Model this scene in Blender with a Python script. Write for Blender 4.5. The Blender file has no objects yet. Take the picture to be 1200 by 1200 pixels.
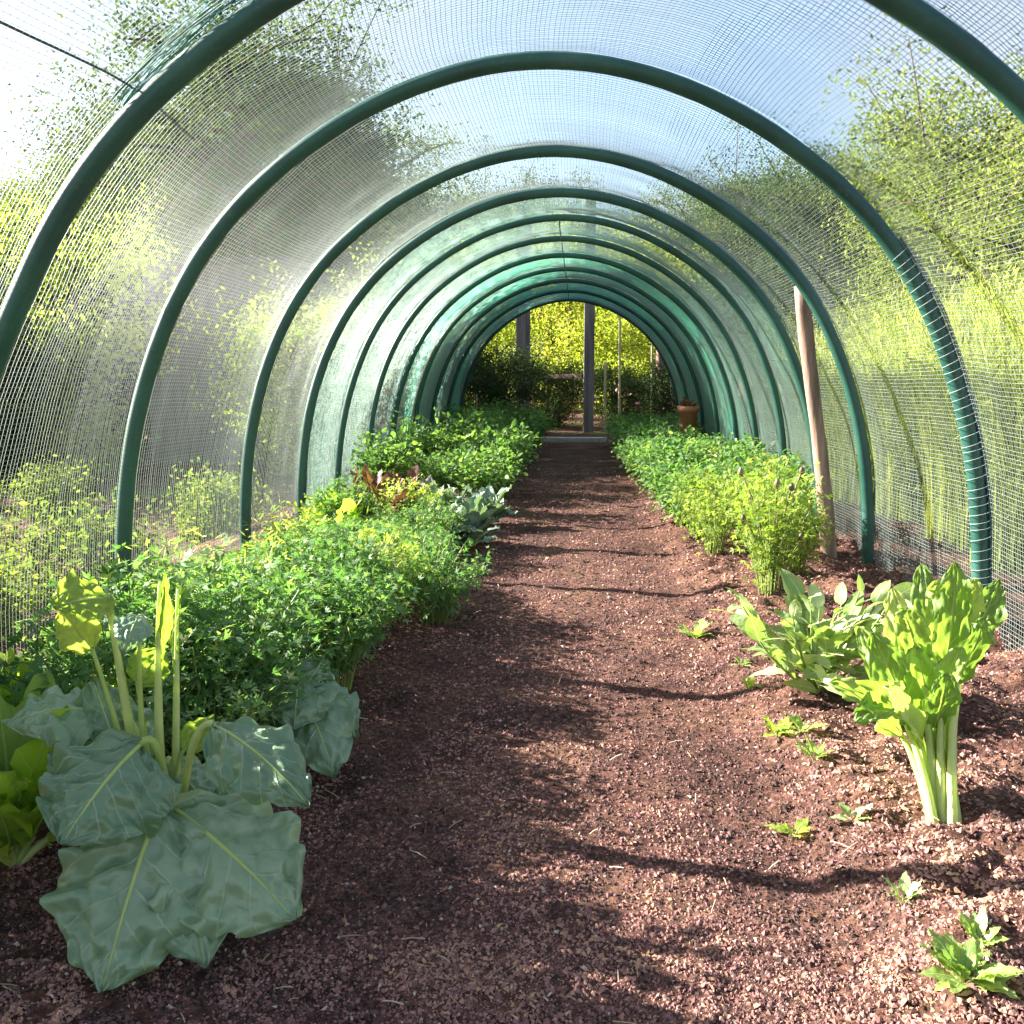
import bpy, math, random
import numpy as np
from mathutils import Vector, Matrix

# ------------------------------------------------------------------ camera
sc = bpy.context.scene
COL = sc.collection
FPX = 1100.0                      # focal length in pixels of the 1200 px photograph
CAM = np.array([0.118, 0.0, 0.83])
PITCH = math.atan(160 / FPX)
YAW = math.atan(78 / FPX * math.cos(PITCH))
FW = np.array([-math.sin(YAW) * math.cos(PITCH), math.cos(YAW) * math.cos(PITCH), -math.sin(PITCH)])
RT = np.array([math.cos(YAW), math.sin(YAW), 0.0])
UP = np.cross(RT, FW)
cd = bpy.data.cameras.new('camera')
cd.sensor_width = 36.0
cd.lens = 36.0 * FPX / 1200.0
cd.clip_start = 0.02
cd.clip_end = 1000
cam = bpy.data.objects.new('camera', cd)
COL.objects.link(cam)
cam.location = CAM
cam.rotation_euler = Matrix((RT, UP, -FW)).transposed().to_euler()
sc.camera = cam

# ------------------------------------------------------------------ light
SUN = np.array([-1.85, 0.58, 1.0]); SUN /= np.linalg.norm(SUN)
EL = math.asin(SUN[2]); AZ = math.atan2(SUN[0], SUN[1])
w = bpy.data.worlds.new('World'); sc.world = w; w.use_nodes = True
nt = w.node_tree; nt.nodes.clear()
sky = nt.nodes.new('ShaderNodeTexSky'); sky.sky_type = 'NISHITA'; sky.sun_disc = False
sky.sun_elevation = EL; sky.sun_rotation = AZ
sky.air_density = 1.0; sky.dust_density = 1.6; sky.ozone_density = 1.0
bg = nt.nodes.new('ShaderNodeBackground'); bg.inputs['Strength'].default_value = 0.05
wo = nt.nodes.new('ShaderNodeOutputWorld')
# thin white cloud veil over the whole sky
tc = nt.nodes.new('ShaderNodeTexCoord')
cn = nt.nodes.new('ShaderNodeTexNoise'); cn.inputs['Scale'].default_value = 2.2; cn.inputs['Detail'].default_value = 6
cr = nt.nodes.new('ShaderNodeMapRange'); cr.inputs[1].default_value = 0.44; cr.inputs[2].default_value = 0.70
cr.inputs[3].default_value = 0.0; cr.inputs[4].default_value = 0.85
cm = nt.nodes.new('ShaderNodeMix'); cm.data_type = 'RGBA'; cm.inputs['B'].default_value = (2.6, 2.7, 2.85, 1)
nt.links.new(tc.outputs['Generated'], cn.inputs['Vector'])
nt.links.new(cn.outputs['Fac'], cr.inputs[0])
nt.links.new(cr.outputs[0], cm.inputs['Factor'])
nt.links.new(sky.outputs[0], cm.inputs['A'])
nt.links.new(cm.outputs['Result'], bg.inputs[0])
nt.links.new(bg.outputs[0], wo.inputs[0])
ld = bpy.data.lights.new('sun', 'SUN'); ld.energy = 5.0; ld.angle = math.radians(0.5); ld.color = (1.0, 0.94, 0.84)
sun = bpy.data.objects.new('sun', ld); COL.objects.link(sun)
sun.location = (-8, 4, 12)
sun.rotation_euler = Vector(-SUN).to_track_quat('-Z', 'Y').to_euler()
vs = sc.view_settings
vs.view_transform = 'Standard'; vs.look = 'None'; vs.gamma = 1.0; vs.exposure = 2.8; vs.use_curve_mapping = False
sc.cycles.max_bounces = 5; sc.cycles.transparent_max_bounces = 8
sc.cycles.diffuse_bounces = 3; sc.cycles.glossy_bounces = 2; sc.cycles.transmission_bounces = 3

# ------------------------------------------------------------------ helpers
R = np.random.default_rng(7)
def ray(px, py):
    d = FW + RT * (px - 600) / FPX + UP * (600 - py) / FPX
    return d / np.linalg.norm(d)
def gp(px, py, z=0.0):
    d = ray(px, py); p = CAM + d * (z - CAM[2]) / d[2]
    for _ in range(4 if z == 0.0 and abs(p[0]) < 1.7 else 0):
        p = CAM + d * (float(soil_h(p[0], p[1])) - CAM[2]) / d[2]
    return p
def at(px, py, Y):
    d = ray(px, py)
    return CAM + d * (Y - CAM[1]) / d[1]
def unit(v):
    v = np.asarray(v, float); n = np.linalg.norm(v, axis=-1, keepdims=True)
    return v / np.maximum(n, 1e-9)

def vnoise(x, y, seed=0):
    x = np.asarray(x, float); y = np.asarray(y, float)
    xi = np.floor(x).astype(np.int64); yi = np.floor(y).astype(np.int64)
    fx = x - xi; fy = y - yi
    fx = fx * fx * (3 - 2 * fx); fy = fy * fy * (3 - 2 * fy)
    def h(a, b):
        n = (a * 374761393 + b * 668265263 + seed * 1274126177) & 0x7fffffff
        n = ((n ^ (n >> 13)) * 1274126177) & 0x7fffffff
        return ((n ^ (n >> 16)) & 0xffff) / 65535.0
    return (h(xi, yi) * (1 - fx) + h(xi + 1, yi) * fx) * (1 - fy) + (h(xi, yi + 1) * (1 - fx) + h(xi + 1, yi + 1) * fx) * fy

def mesh_np(name, V, F, tint=None, uv=None, smooth=True):
    """V (n,3), F (m,k) integer array of k-gons; tint per vertex; uv per vertex."""
    V = np.asarray(V, np.float32); F = np.asarray(F, np.int32)
    me = bpy.data.meshes.new(name)
    m, k = F.shape
    me.vertices.add(len(V)); me.vertices.foreach_set('co', V.ravel())
    me.loops.add(m * k); me.loops.foreach_set('vertex_index', F.ravel())
    me.polygons.add(m)
    me.polygons.foreach_set('loop_start', np.arange(0, m * k, k, dtype=np.int32))
    try: me.polygons.foreach_set('loop_total', np.full(m, k, np.int32))
    except Exception: pass
    me.polygons.foreach_set('use_smooth', np.full(m, smooth, bool))
    if tint is not None:
        a = me.attributes.new('tint', 'FLOAT', 'POINT'); a.data.foreach_set('value', np.asarray(tint, np.float32))
    if uv is not None:
        l = me.uv_layers.new(name='UVMap'); l.data.foreach_set('uv', np.asarray(uv, np.float32)[F.ravel()].ravel())
    me.update(calc_edges=True)
    return me

def obj(name, me, mat=None, parent=None, loc=None, rot=None, scale=None, kind=None):
    o = bpy.data.objects.new(name, me); COL.objects.link(o)
    if mat is not None and me is not None and len(me.materials) == 0: me.materials.append(mat)
    if parent is not None: o.parent = parent
    if loc is not None: o.location = loc
    if rot is not None: o.rotation_euler = rot
    if scale is not None: o.scale = scale if hasattr(scale, '__len__') else (scale,) * 3
    if kind: o['kind'] = kind
    return o
def tag(o, label, cat, group=None, kind=None):
    o['label'] = label; o['category'] = cat
    if group: o['group'] = group
    if kind: o['kind'] = kind
    return o
def thing(name, label, cat, loc=(0, 0, 0), rz=0.0, group=None):
    o = bpy.data.objects.new(name, None); COL.objects.link(o)
    o.empty_display_size = 0.1
    o.location = loc; o.rotation_euler = (0, 0, rz)
    return tag(o, label, cat, group)
def dup(root, loc, rz, scale=1.0, label=None, group=None):
    r = root.copy(); COL.objects.link(r)
    r.location = loc; r.rotation_euler = (0, 0, rz); r.scale = (scale,) * 3 if not hasattr(scale, '__len__') else scale
    if label: r['label'] = label
    if group: r['group'] = group
    for ch in root.children:
        c = ch.copy(); COL.objects.link(c); c.parent = r
        for g in ch.children:
            d = g.copy(); COL.objects.link(d); d.parent = c
    return r

def tubes(P, A, B, r, k=3):
    """P,A,B (m,n,3): m polylines of n points with frame vectors; radius r (scalar or (m,n))."""
    m, n, _ = P.shape
    r = np.broadcast_to(np.asarray(r, float), (m, n))
    ang = np.arange(k) * 2 * np.pi / k
    V = P[:, :, None, :] + r[:, :, None, None] * (np.cos(ang)[None, None, :, None] * A[:, :, None, :] + np.sin(ang)[None, None, :, None] * B[:, :, None, :])
    idx = np.arange(m * n * k).reshape(m, n, k)
    a = idx[:, :-1, :]; b = idx[:, 1:, :]
    F = np.stack([a, np.roll(a, -1, 2), np.roll(b, -1, 2), b], -1).reshape(-1, 4)
    return V.reshape(-1, 3), F
def tube_path(pts, r, k=8, cap=True):
    """one tube along pts, with its own parallel frame; returns V,F (quads; the caps are degenerate quads to a centre)"""
    P = np.asarray(pts, float); n = len(P)
    T = unit(np.gradient(P, axis=0))
    ref = np.array([0, 0, 1.0]) if abs(T[0][2]) < 0.9 else np.array([1.0, 0, 0])
    A = np.zeros_like(P); A[0] = unit(np.cross(T[0], ref))
    for i in range(1, n):
        a = A[i - 1] - T[i] * np.dot(A[i - 1], T[i]); A[i] = unit(a)
    B = np.cross(T, A)
    r = np.broadcast_to(np.asarray(r, float), (n,))
    V, F = tubes(P[None], A[None], B[None], r[None], k)
    if cap:
        c0 = len(V); V = np.vstack([V, P[0], P[-1]])
        ex = []
        for i in range(0, k, 2):
            ex.append([c0, (i + 2) % k, (i + 1) % k, i])
            b = (n - 1) * k
            ex.append([c0 + 1, b + i, b + (i + 1) % k, b + (i + 2) % k])
        F = np.vstack([F, ex])
    return V, F
def join(parts):
    Vs, Fs, Ts, o = [], [], [], 0
    for p in parts:
        V, F = p[0], p[1]
        Vs.append(V); Fs.append(np.asarray(F) + o); o += len(V)
        Ts.append(np.full(len(V), p[2]) if len(p) > 2 and np.isscalar(p[2]) else (p[2] if len(p) > 2 else np.zeros(len(V))))
    return np.vstack(Vs), np.vstack(Fs), np.concatenate(Ts)
def box(x0, x1, y0, y1, z0, z1):
    V = np.array([[x, y, z] for x in (x0, x1) for y in (y0, y1) for z in (z0, z1)], float)
    F = np.array([[0, 1, 3, 2], [4, 6, 7, 5], [0, 4, 5, 1], [2, 3, 7, 6], [0, 2, 6, 4], [1, 5, 7, 3]])
    return V, F

# ------------------------------------------------------------------ materials
def mat_new(name):
    m = bpy.data.materials.new(name); m.use_nodes = True
    return m, m.node_tree, m.node_tree.nodes['Principled BSDF'], m.node_tree.nodes['Material Output']
def N(nt, t, **kw):
    n = nt.nodes.new(t)
    for k, v in kw.items(): setattr(n, k, v)
    return n
def ramp(nt, stops):
    n = nt.nodes.new('ShaderNodeValToRGB'); e = n.color_ramp.elements
    e[0].position, e[0].color = stops[0][0], (*stops[0][1], 1)
    e[1].position, e[1].color = stops[-1][0], (*stops[-1][1], 1)
    for p, c in stops[1:-1]:
        x = e.new(p); x.color = (*c, 1)
    return n

def leaf_mat(name, stops, trans=0.4, rough=0.45, noise=30, spec=0.4, veins=None, transcol=1.6):
    """stops: colour ramp over the 'tint' attribute; translucent leaf."""
    m, nt, b, out = mat_new(name); L = nt.links
    at_ = N(nt, 'ShaderNodeAttribute', attribute_name='tint')
    oi = N(nt, 'ShaderNodeObjectInfo')
    tcn = N(nt, 'ShaderNodeTexCoord')
    no = N(nt, 'ShaderNodeTexNoise'); no.inputs['Scale'].default_value = noise; no.inputs['Detail'].default_value = 3
    L.new(tcn.outputs['Object'], no.inputs['Vector'])
    a1 = N(nt, 'ShaderNodeMath', operation='MULTIPLY_ADD'); a1.inputs[1].default_value = 0.5; a1.inputs[2].default_value = -0.25
    L.new(no.outputs['Fac'], a1.inputs[0])
    a2 = N(nt, 'ShaderNodeMath', operation='ADD'); L.new(at_.outputs['Fac'], a2.inputs[0]); L.new(a1.outputs[0], a2.inputs[1])
    a3 = N(nt, 'ShaderNodeMath', operation='MULTIPLY_ADD'); a3.inputs[1].default_value = 0.24; a3.inputs[2].default_value = -0.12
    L.new(oi.outputs['Random'], a3.inputs[0])
    a4 = N(nt, 'ShaderNodeMath', operation='ADD', use_clamp=True); L.new(a2.outputs[0], a4.inputs[0]); L.new(a3.outputs[0], a4.inputs[1])
    rp = ramp(nt, stops); L.new(a4.outputs[0], rp.inputs[0])
    colour = rp.outputs[0]
    if veins:
        uv = N(nt, 'ShaderNodeUVMap'); sx = N(nt, 'ShaderNodeSeparateXYZ'); L.new(uv.outputs[0], sx.inputs[0])
        def M(op, a, b_=None, c=None, clamp=False):
            q = N(nt, 'ShaderNodeMath', operation=op, use_clamp=clamp)
            for i, v in enumerate((a, b_, c)):
                if v is None: continue
                if isinstance(v, (int, float)): q.inputs[i].default_value = v
                else: L.new(v, q.inputs[i])
            return q.outputs[0]
        s = M('ABSOLUTE', sx.outputs[0]); t = sx.outputs[1]
        mid = M('SUBTRACT', 1.0, M('DIVIDE', s, M('MULTIPLY_ADD', t, -veins['mid'] * 0.8, veins['mid'])), clamp=True)
        wob = M('MULTIPLY_ADD', no.outputs['Fac'], 0.10, M('MULTIPLY_ADD', M('POWER', s, 0.8), -0.30, t))
        fr = M('PINGPONG', wob, veins['gap'])
        lat = M('SUBTRACT', 1.0, M('DIVIDE', fr, M('MULTIPLY_ADD', s, -0.010, 0.016)), clamp=True)
        lat = M('MULTIPLY', lat, M('MULTIPLY_ADD', no.outputs['Fac'], 1.2, -0.15))
        vm = M('MAXIMUM', mid, lat)
        mx = N(nt, 'ShaderNodeMix', data_type='RGBA'); mx.inputs['B'].default_value = (*veins['col'], 1)
        L.new(vm, mx.inputs['Factor']); L.new(colour, mx.inputs['A']); colour = mx.outputs['Result']
        bp = N(nt, 'ShaderNodeBump'); bp.inputs['Strength'].default_value = 0.55; bp.inputs['Distance'].default_value = 0.006
        n2 = N(nt, 'ShaderNodeTexNoise'); n2.inputs['Scale'].default_value = 55; n2.inputs['Detail'].default_value = 2
        L.new(tcn.outputs['Object'], n2.inputs['Vector'])
        hsum = M('SUBTRACT', M('MULTIPLY', n2.outputs['Fac'], 1.0), M('MULTIPLY', vm, 0.7))
        L.new(hsum, bp.inputs['Height']); L.new(bp.outputs[0], b.inputs['Normal'])
    L.new(colour, b.inputs['Base Color'])
    b.inputs['Roughness'].default_value = rough
    b.inputs['Specular IOR Level'].default_value = spec
    tr = N(nt, 'ShaderNodeBsdfTranslucent')
    hs = N(nt, 'ShaderNodeMix', data_type='RGBA', blend_type='MULTIPLY'); hs.inputs['Factor'].default_value = 1
    hs.inputs['B'].default_value = (transcol * 1.05, transcol * 1.15, transcol * 0.45, 1)
    L.new(colour, hs.inputs['A']); L.new(hs.outputs['Result'], tr.inputs[0])
    mxs = N(nt, 'ShaderNodeMixShader'); mxs.inputs[0].default_value = trans
    L.new(b.outputs[0], mxs.inputs[1]); L.new(tr.outputs[0], mxs.inputs[2]); L.new(mxs.outputs[0], out.inputs[0])
    return m

def plain(name, col, rough=0.6, noise=0, amt=0.3, spec=0.4, scale=(1, 1, 1), bump=0):
    m, nt, b, out = mat_new(name); L = nt.links
    b.inputs['Roughness'].default_value = rough; b.inputs['Specular IOR Level'].default_value = spec
    b.inputs['Base Color'].default_value = (*col, 1)
    if noise:
        tcn = N(nt, 'ShaderNodeTexCoord'); mp = N(nt, 'ShaderNodeMapping'); mp.inputs['Scale'].default_value = scale
        no = N(nt, 'ShaderNodeTexNoise'); no.inputs['Scale'].default_value = noise; no.inputs['Detail'].default_value = 6
        oi = N(nt, 'ShaderNodeObjectInfo')
        L.new(tcn.outputs['Object'], mp.inputs[0]); L.new(mp.outputs[0], no.inputs['Vector'])
        rp = ramp(nt, [(0.25, tuple(c * (1 - amt) for c in col)), (0.75, tuple(min(1, c * (1 + amt)) for c in col))])
        L.new(no.outputs['Fac'], rp.inputs[0]); L.new(rp.outputs[0], b.inputs['Base Color'])
        if bump:
            bp = N(nt, 'ShaderNodeBump'); bp.inputs['Strength'].default_value = bump; bp.inputs['Distance'].default_value = 0.01
            L.new(no.outputs['Fac'], bp.inputs['Height']); L.new(bp.outputs[0], b.inputs['Normal'])
    return m

def soil_mat(name, grass=0.0):
    m, nt, b, out = mat_new(name); L = nt.links
    tcn = N(nt, 'ShaderNodeTexCoord')
    big = N(nt, 'ShaderNodeTexNoise'); big.inputs['Scale'].default_value = 4.0; big.inputs['Detail'].default_value = 5
    fine = N(nt, 'ShaderNodeTexNoise'); fine.inputs['Scale'].default_value = 75; fine.inputs['Detail'].default_value = 8; fine.inputs['Roughness'].default_value = 0.7
    vor = N(nt, 'ShaderNodeTexVoronoi'); vor.inputs['Scale'].default_value = 90
    for x in (big, fine, vor): L.new(tcn.outputs['Object'], x.inputs['Vector'])
    r1 = ramp(nt, [(0.28, (0.018, 0.013, 0.011)), (0.48, (0.092, 0.060, 0.048)), (0.62, (0.20, 0.130, 0.098)), (0.8, (0.38, 0.25, 0.17))])
    L.new(fine.outputs['Fac'], r1.inputs[0])
    r2 = ramp(nt, [(0.0, (0.6, 0.55, 0.55)), (1.0, (1.25, 1.05, 1.0))])
    L.new(vor.outputs['Color'], r2.inputs[0])
    mx = N(nt, 'ShaderNodeMix', data_type='RGBA', blend_type='MULTIPLY'); mx.inputs['Factor'].default_value = 1
    L.new(r1.outputs[0], mx.inputs['A']); L.new(r2.outputs[0], mx.inputs['B'])
    r3 = ramp(nt, [(0.35, (0.62, 0.52, 0.55)), (0.5, (1.0, 0.85, 0.85)), (0.68, (1.3, 1.2, 1.0))]); L.new(big.outputs['Fac'], r3.inputs[0])
    mx2 = N(nt, 'ShaderNodeMix', data_type='RGBA', blend_type='MULTIPLY'); mx2.inputs['Factor'].default_value = 1
    L.new(mx.outputs['Result'], mx2.inputs['A']); L.new(r3.outputs[0], mx2.inputs['B'])
    col = mx2.outputs['Result']
    if grass:
        g = N(nt, 'ShaderNodeTexNoise'); g.inputs['Scale'].default_value = 0.55; g.inputs['Detail'].default_value = 6
        L.new(tcn.outputs['Object'], g.inputs['Vector'])
        mr = N(nt, 'ShaderNodeMapRange'); mr.inputs[1].default_value = 0.58; mr.inputs[2].default_value = 0.66; L.new(g.outputs['Fac'], mr.inputs[0])
        rg = ramp(nt, [(0.3, (0.035, 0.06, 0.015)), (0.7, (0.13, 0.17, 0.04))]); L.new(fine.outputs['Fac'], rg.inputs[0])
        mx3 = N(nt, 'ShaderNodeMix', data_type='RGBA'); L.new(mr.outputs[0], mx3.inputs['Factor']); L.new(col, mx3.inputs['A']); L.new(rg.outputs[0], mx3.inputs['B'])
        col = mx3.outputs['Result']
    L.new(col, b.inputs['Base Color'])
    b.inputs['Roughness'].default_value = 0.95; b.inputs['Specular IOR Level'].default_value = 0.15
    bp = N(nt, 'ShaderNodeBump'); bp.inputs['Strength'].default_value = 0.9; bp.inputs['Distance'].default_value = 0.012
    L.new(fine.outputs['Fac'], bp.inputs['Height']); L.new(bp.outputs[0], b.inputs['Normal'])
    return m
def tint_mat(name, stops, rough=0.9, spec=0.2, trans=0.0):
    m, nt, b, out = mat_new(name); L = nt.links
    a = N(nt, 'ShaderNodeAttribute', attribute_name='tint'); rp = ramp(nt, stops)
    L.new(a.outputs['Fac'], rp.inputs[0]); L.new(rp.outputs[0], b.inputs['Base Color'])
    b.inputs['Roughness'].default_value = rough; b.inputs['Specular IOR Level'].default_value = spec
    if trans:
        tr = N(nt, 'ShaderNodeBsdfTranslucent'); L.new(rp.outputs[0], tr.inputs[0])
        ms = N(nt, 'ShaderNodeMixShader'); ms.inputs[0].default_value = trans
        L.new(b.outputs[0], ms.inputs[1]); L.new(tr.outputs[0], ms.inputs[2]); L.new(ms.outputs[0], out.inputs[0])
    return m

M = {}
M['soil'] = soil_mat('mulch soil')
M['ground'] = soil_mat('garden ground', 1)
M['chip'] = tint_mat('mulch crumbs', [(0.0, (0.025, 0.017, 0.016)), (0.25, (0.095, 0.058, 0.050)), (0.45, (0.265, 0.128, 0.120)), (0.62, (0.37, 0.215, 0.155)), (0.8, (0.46, 0.275, 0.145)), (1.0, (0.45, 0.38, 0.30))])
def pipe_mat():
    m, nt, b, out = mat_new('scuffed green pipe'); L = nt.links
    tcn = N(nt, 'ShaderNodeTexCoord'); n1 = N(nt, 'ShaderNodeTexNoise'); n1.inputs['Scale'].default_value = 5; n1.inputs['Detail'].default_value = 8
    n2 = N(nt, 'ShaderNodeTexNoise'); n2.inputs['Scale'].default_value = 70; n2.inputs['Detail'].default_value = 5; n2.inputs['Roughness'].default_value = 0.75
    L.new(tcn.outputs['Object'], n1.inputs['Vector']); L.new(tcn.outputs['Object'], n2.inputs['Vector'])
    r1 = ramp(nt, [(0.3, (0.009, 0.055, 0.045)), (0.55, (0.016, 0.085, 0.064)), (0.75, (0.03, 0.105, 0.085))]); L.new(n1.outputs['Fac'], r1.inputs[0])
    mr = N(nt, 'ShaderNodeMapRange'); mr.inputs[1].default_value = 0.56; mr.inputs[2].default_value = 0.75; mr.inputs[4].default_value = 0.55; L.new(n2.outputs['Fac'], mr.inputs[0])
    mx = N(nt, 'ShaderNodeMix', data_type='RGBA'); mx.inputs['B'].default_value = (0.11, 0.15, 0.12, 1)
    L.new(mr.outputs[0], mx.inputs['Factor']); L.new(r1.outputs[0], mx.inputs['A']); L.new(mx.outputs['Result'], b.inputs['Base Color'])
    rr = N(nt, 'ShaderNodeMapRange'); rr.inputs[3].default_value = 0.28; rr.inputs[4].default_value = 0.6; L.new(n1.outputs['Fac'], rr.inputs[0]); L.new(rr.outputs[0], b.inputs['Roughness'])
    return m
M['pipe'] = pipe_mat()
M['net'] = tint_mat('pale net thread', [(0, (0.25, 0.31, 0.29)), (1, (0.36, 0.41, 0.38))], 0.5, 0.3, 0.25)
M['cloth'] = tint_mat('green shade thread', [(0, (0.30, 0.68, 0.54)), (1, (0.42, 0.78, 0.66))], 0.5, 0.3, 0.6)
M['mint'] = tint_mat('mint thread', [(0, (0.34, 0.52, 0.46)), (1, (0.46, 0.62, 0.56))], 0.5, 0.3, 0.5)
M['cord'] = plain('grey cord', (0.30, 0.36, 0.34), 0.6, 60, 0.2)
M['teal'] = plain('teal gathered net', (0.05, 0.22, 0.20), 0.6, 60, 0.5)
M['wire'] = plain('dark wire', (0.03, 0.03, 0.035), 0.5)
M['wood'] = plain('round wooden post', (0.27, 0.18, 0.14), 0.9, 22, 0.75, 0.2, (1, 1, 0.10), 0.8)
M['greywood'] = plain('grey weathered wood', (0.17, 0.15, 0.14), 0.85, 14, 0.6, 0.2, (1, 1, 0.08), 0.6)
M['bark'] = plain('bark', (0.12, 0.09, 0.07), 0.9, 14, 0.4, 0.1, (1, 1, 0.2), 0.6)
M['bamboo'] = plain('pale bamboo', (0.45, 0.40, 0.24), 0.6, 12, 0.25)
M['kerb'] = plain('pale edging', (0.50, 0.46, 0.40), 0.85, 20, 0.25, 0.2)
M['shed'] = plain('grey shed boards', (0.15, 0.14, 0.17), 0.8, 10, 0.2, 0.2, (1, 1, 0.1), 0.2)
M['shedroof'] = plain('shed roof felt', (0.10, 0.10, 0.11), 0.9, 20, 0.3)
M['terracotta'] = plain('terracotta', (0.50, 0.20, 0.10), 0.85, 14, 0.2)
G = lambda r, g, b: (r, g, b)
M['herb'] = leaf_mat('herb leaf', [(0, G(0.05, 0.115, 0.045)), (0.5, G(0.105, 0.21, 0.08)), (0.8, G(0.18, 0.30, 0.11)), (1, G(0.36, 0.39, 0.16))], 0.38, 0.62, 30, 0.22)
M['herbstem'] = leaf_mat('herb stem', [(0, G(0.16, 0.24, 0.06)), (1, G(0.28, 0.34, 0.10))], 0.2)
M['yellowherb'] = leaf_mat('yellow green leaf', [(0, G(0.12, 0.20, 0.04)), (0.5, G(0.25, 0.33, 0.075)), (1, G(0.46, 0.46, 0.16))], 0.45, 0.62, 30, 0.22)
M['bushy'] = leaf_mat('dark bushy leaf', [(0, G(0.055, 0.12, 0.05)), (0.5, G(0.12, 0.22, 0.08)), (1, G(0.29, 0.39, 0.12))], 0.4, 0.62, 30, 0.22)
M['blue'] = leaf_mat('blue green leaf', [(0, G(0.13, 0.20, 0.15)), (0.5, G(0.22, 0.31, 0.25)), (1, G(0.36, 0.44, 0.36))], 0.2, 0.5, 20, 0.5, dict(mid=0.10, gap=0.09, col=(0.33, 0.42, 0.28)), 1.2)
M['collard'] = leaf_mat('collard leaf', [(0, G(0.12, 0.21, 0.115)), (0.5, G(0.195, 0.305, 0.18)), (1, G(0.30, 0.41, 0.25))], 0.25, 0.30, 9, 0.7, dict(mid=0.05, gap=0.085, col=(0.48, 0.56, 0.40)), 1.4)
M['collardyoung'] = leaf_mat('young collard leaf', [(0, G(0.16, 0.26, 0.05)), (0.5, G(0.26, 0.36, 0.07)), (1, G(0.36, 0.42, 0.11))], 0.5, 0.4, 16, 0.4, dict(mid=0.10, gap=0.1, col=(0.48, 0.52, 0.25)), 1.5)
M['stalk'] = leaf_mat('pale stalk', [(0, G(0.34, 0.44, 0.12)), (0.5, G(0.46, 0.54, 0.18)), (1, G(0.56, 0.60, 0.30))], 0.3, 0.4, 40)
M['chard'] = leaf_mat('chard leaf', [(0, G(0.13, 0.23, 0.05)), (0.5, G(0.24, 0.35, 0.09)), (1, G(0.44, 0.50, 0.19))], 0.40, 0.38, 16, 0.5, dict(mid=0.13, gap=0.10, col=(0.50, 0.56, 0.28)), 1.5)
M['lettuce'] = leaf_mat('lettuce leaf', [(0, G(0.22, 0.34, 0.05)), (0.5, G(0.32, 0.44, 0.07)), (1, G(0.45, 0.54, 0.12))], 0.5, 0.4, 16, 0.4, dict(mid=0.12, gap=0.11, col=(0.48, 0.54, 0.22)), 1.6)
M['sage'] = leaf_mat('grey green velvety leaf', [(0, G(0.17, 0.28, 0.09)), (0.5, G(0.31, 0.42, 0.16)), (1, G(0.58, 0.62, 0.40))], 0.35, 0.6, 30, 0.3, dict(mid=0.14, gap=0.12, col=(0.62, 0.64, 0.45)), 1.2)
M['red'] = leaf_mat('red leaf', [(0, G(0.07, 0.028, 0.03)), (0.5, G(0.17, 0.07, 0.05)), (1, G(0.32, 0.19, 0.08))], 0.3, 0.5, 30, 0.4, None, 1.1)
M['dry'] = leaf_mat('dry brown head', [(0, G(0.09, 0.06, 0.035)), (1, G(0.26, 0.19, 0.11))], 0.1)
M['treeA'] = leaf_mat('dark tree leaf', [(0, G(0.028, 0.048, 0.026)), (0.6, G(0.06, 0.09, 0.042)), (1, G(0.13, 0.15, 0.06))], 0.35, 0.85, 0.8, 0.1)
M['treeB'] = leaf_mat('yellow green tree leaf', [(0, G(0.055, 0.085, 0.025)), (0.5, G(0.125, 0.165, 0.045)), (1, G(0.26, 0.27, 0.08))], 0.45, 0.85, 0.8, 0.1)
M['treeSunlit'] = leaf_mat('sunlit toned tree leaf', [(0, G(0.11, 0.15, 0.03)), (0.5, G(0.24, 0.29, 0.055)), (1, G(0.44, 0.40, 0.09))], 0.5, 0.85, 0.8, 0.1)  # sunlit brightness of the end trees is put into this leaf colour
M['treeC'] = leaf_mat('grey green tree leaf', [(0, G(0.06, 0.09, 0.06)), (0.5, G(0.11, 0.15, 0.09)), (1, G(0.20, 0.23, 0.12))], 0.35, 0.85, 0.8, 0.1)
M['shrub'] = leaf_mat('light shrub leaf', [(0, G(0.11, 0.15, 0.04)), (0.5, G(0.23, 0.28, 0.075)), (1, G(0.40, 0.41, 0.13))], 0.45, 0.85, 0.8, 0.1)
M['reed'] = leaf_mat('tall grass blade', [(0, G(0.14, 0.19, 0.05)), (0.5, G(0.26, 0.31, 0.085)), (1, G(0.44, 0.42, 0.16))], 0.4, 0.85, 3, 0.1)
M['petalred'] = plain('red petal', (0.55, 0.06, 0.06), 0.6)
M['petalpink'] = plain('pink petal', (0.70, 0.30, 0.28), 0.6)
M['petalyellow'] = plain('yellow petal', (0.75, 0.48, 0.03), 0.6)

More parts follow.
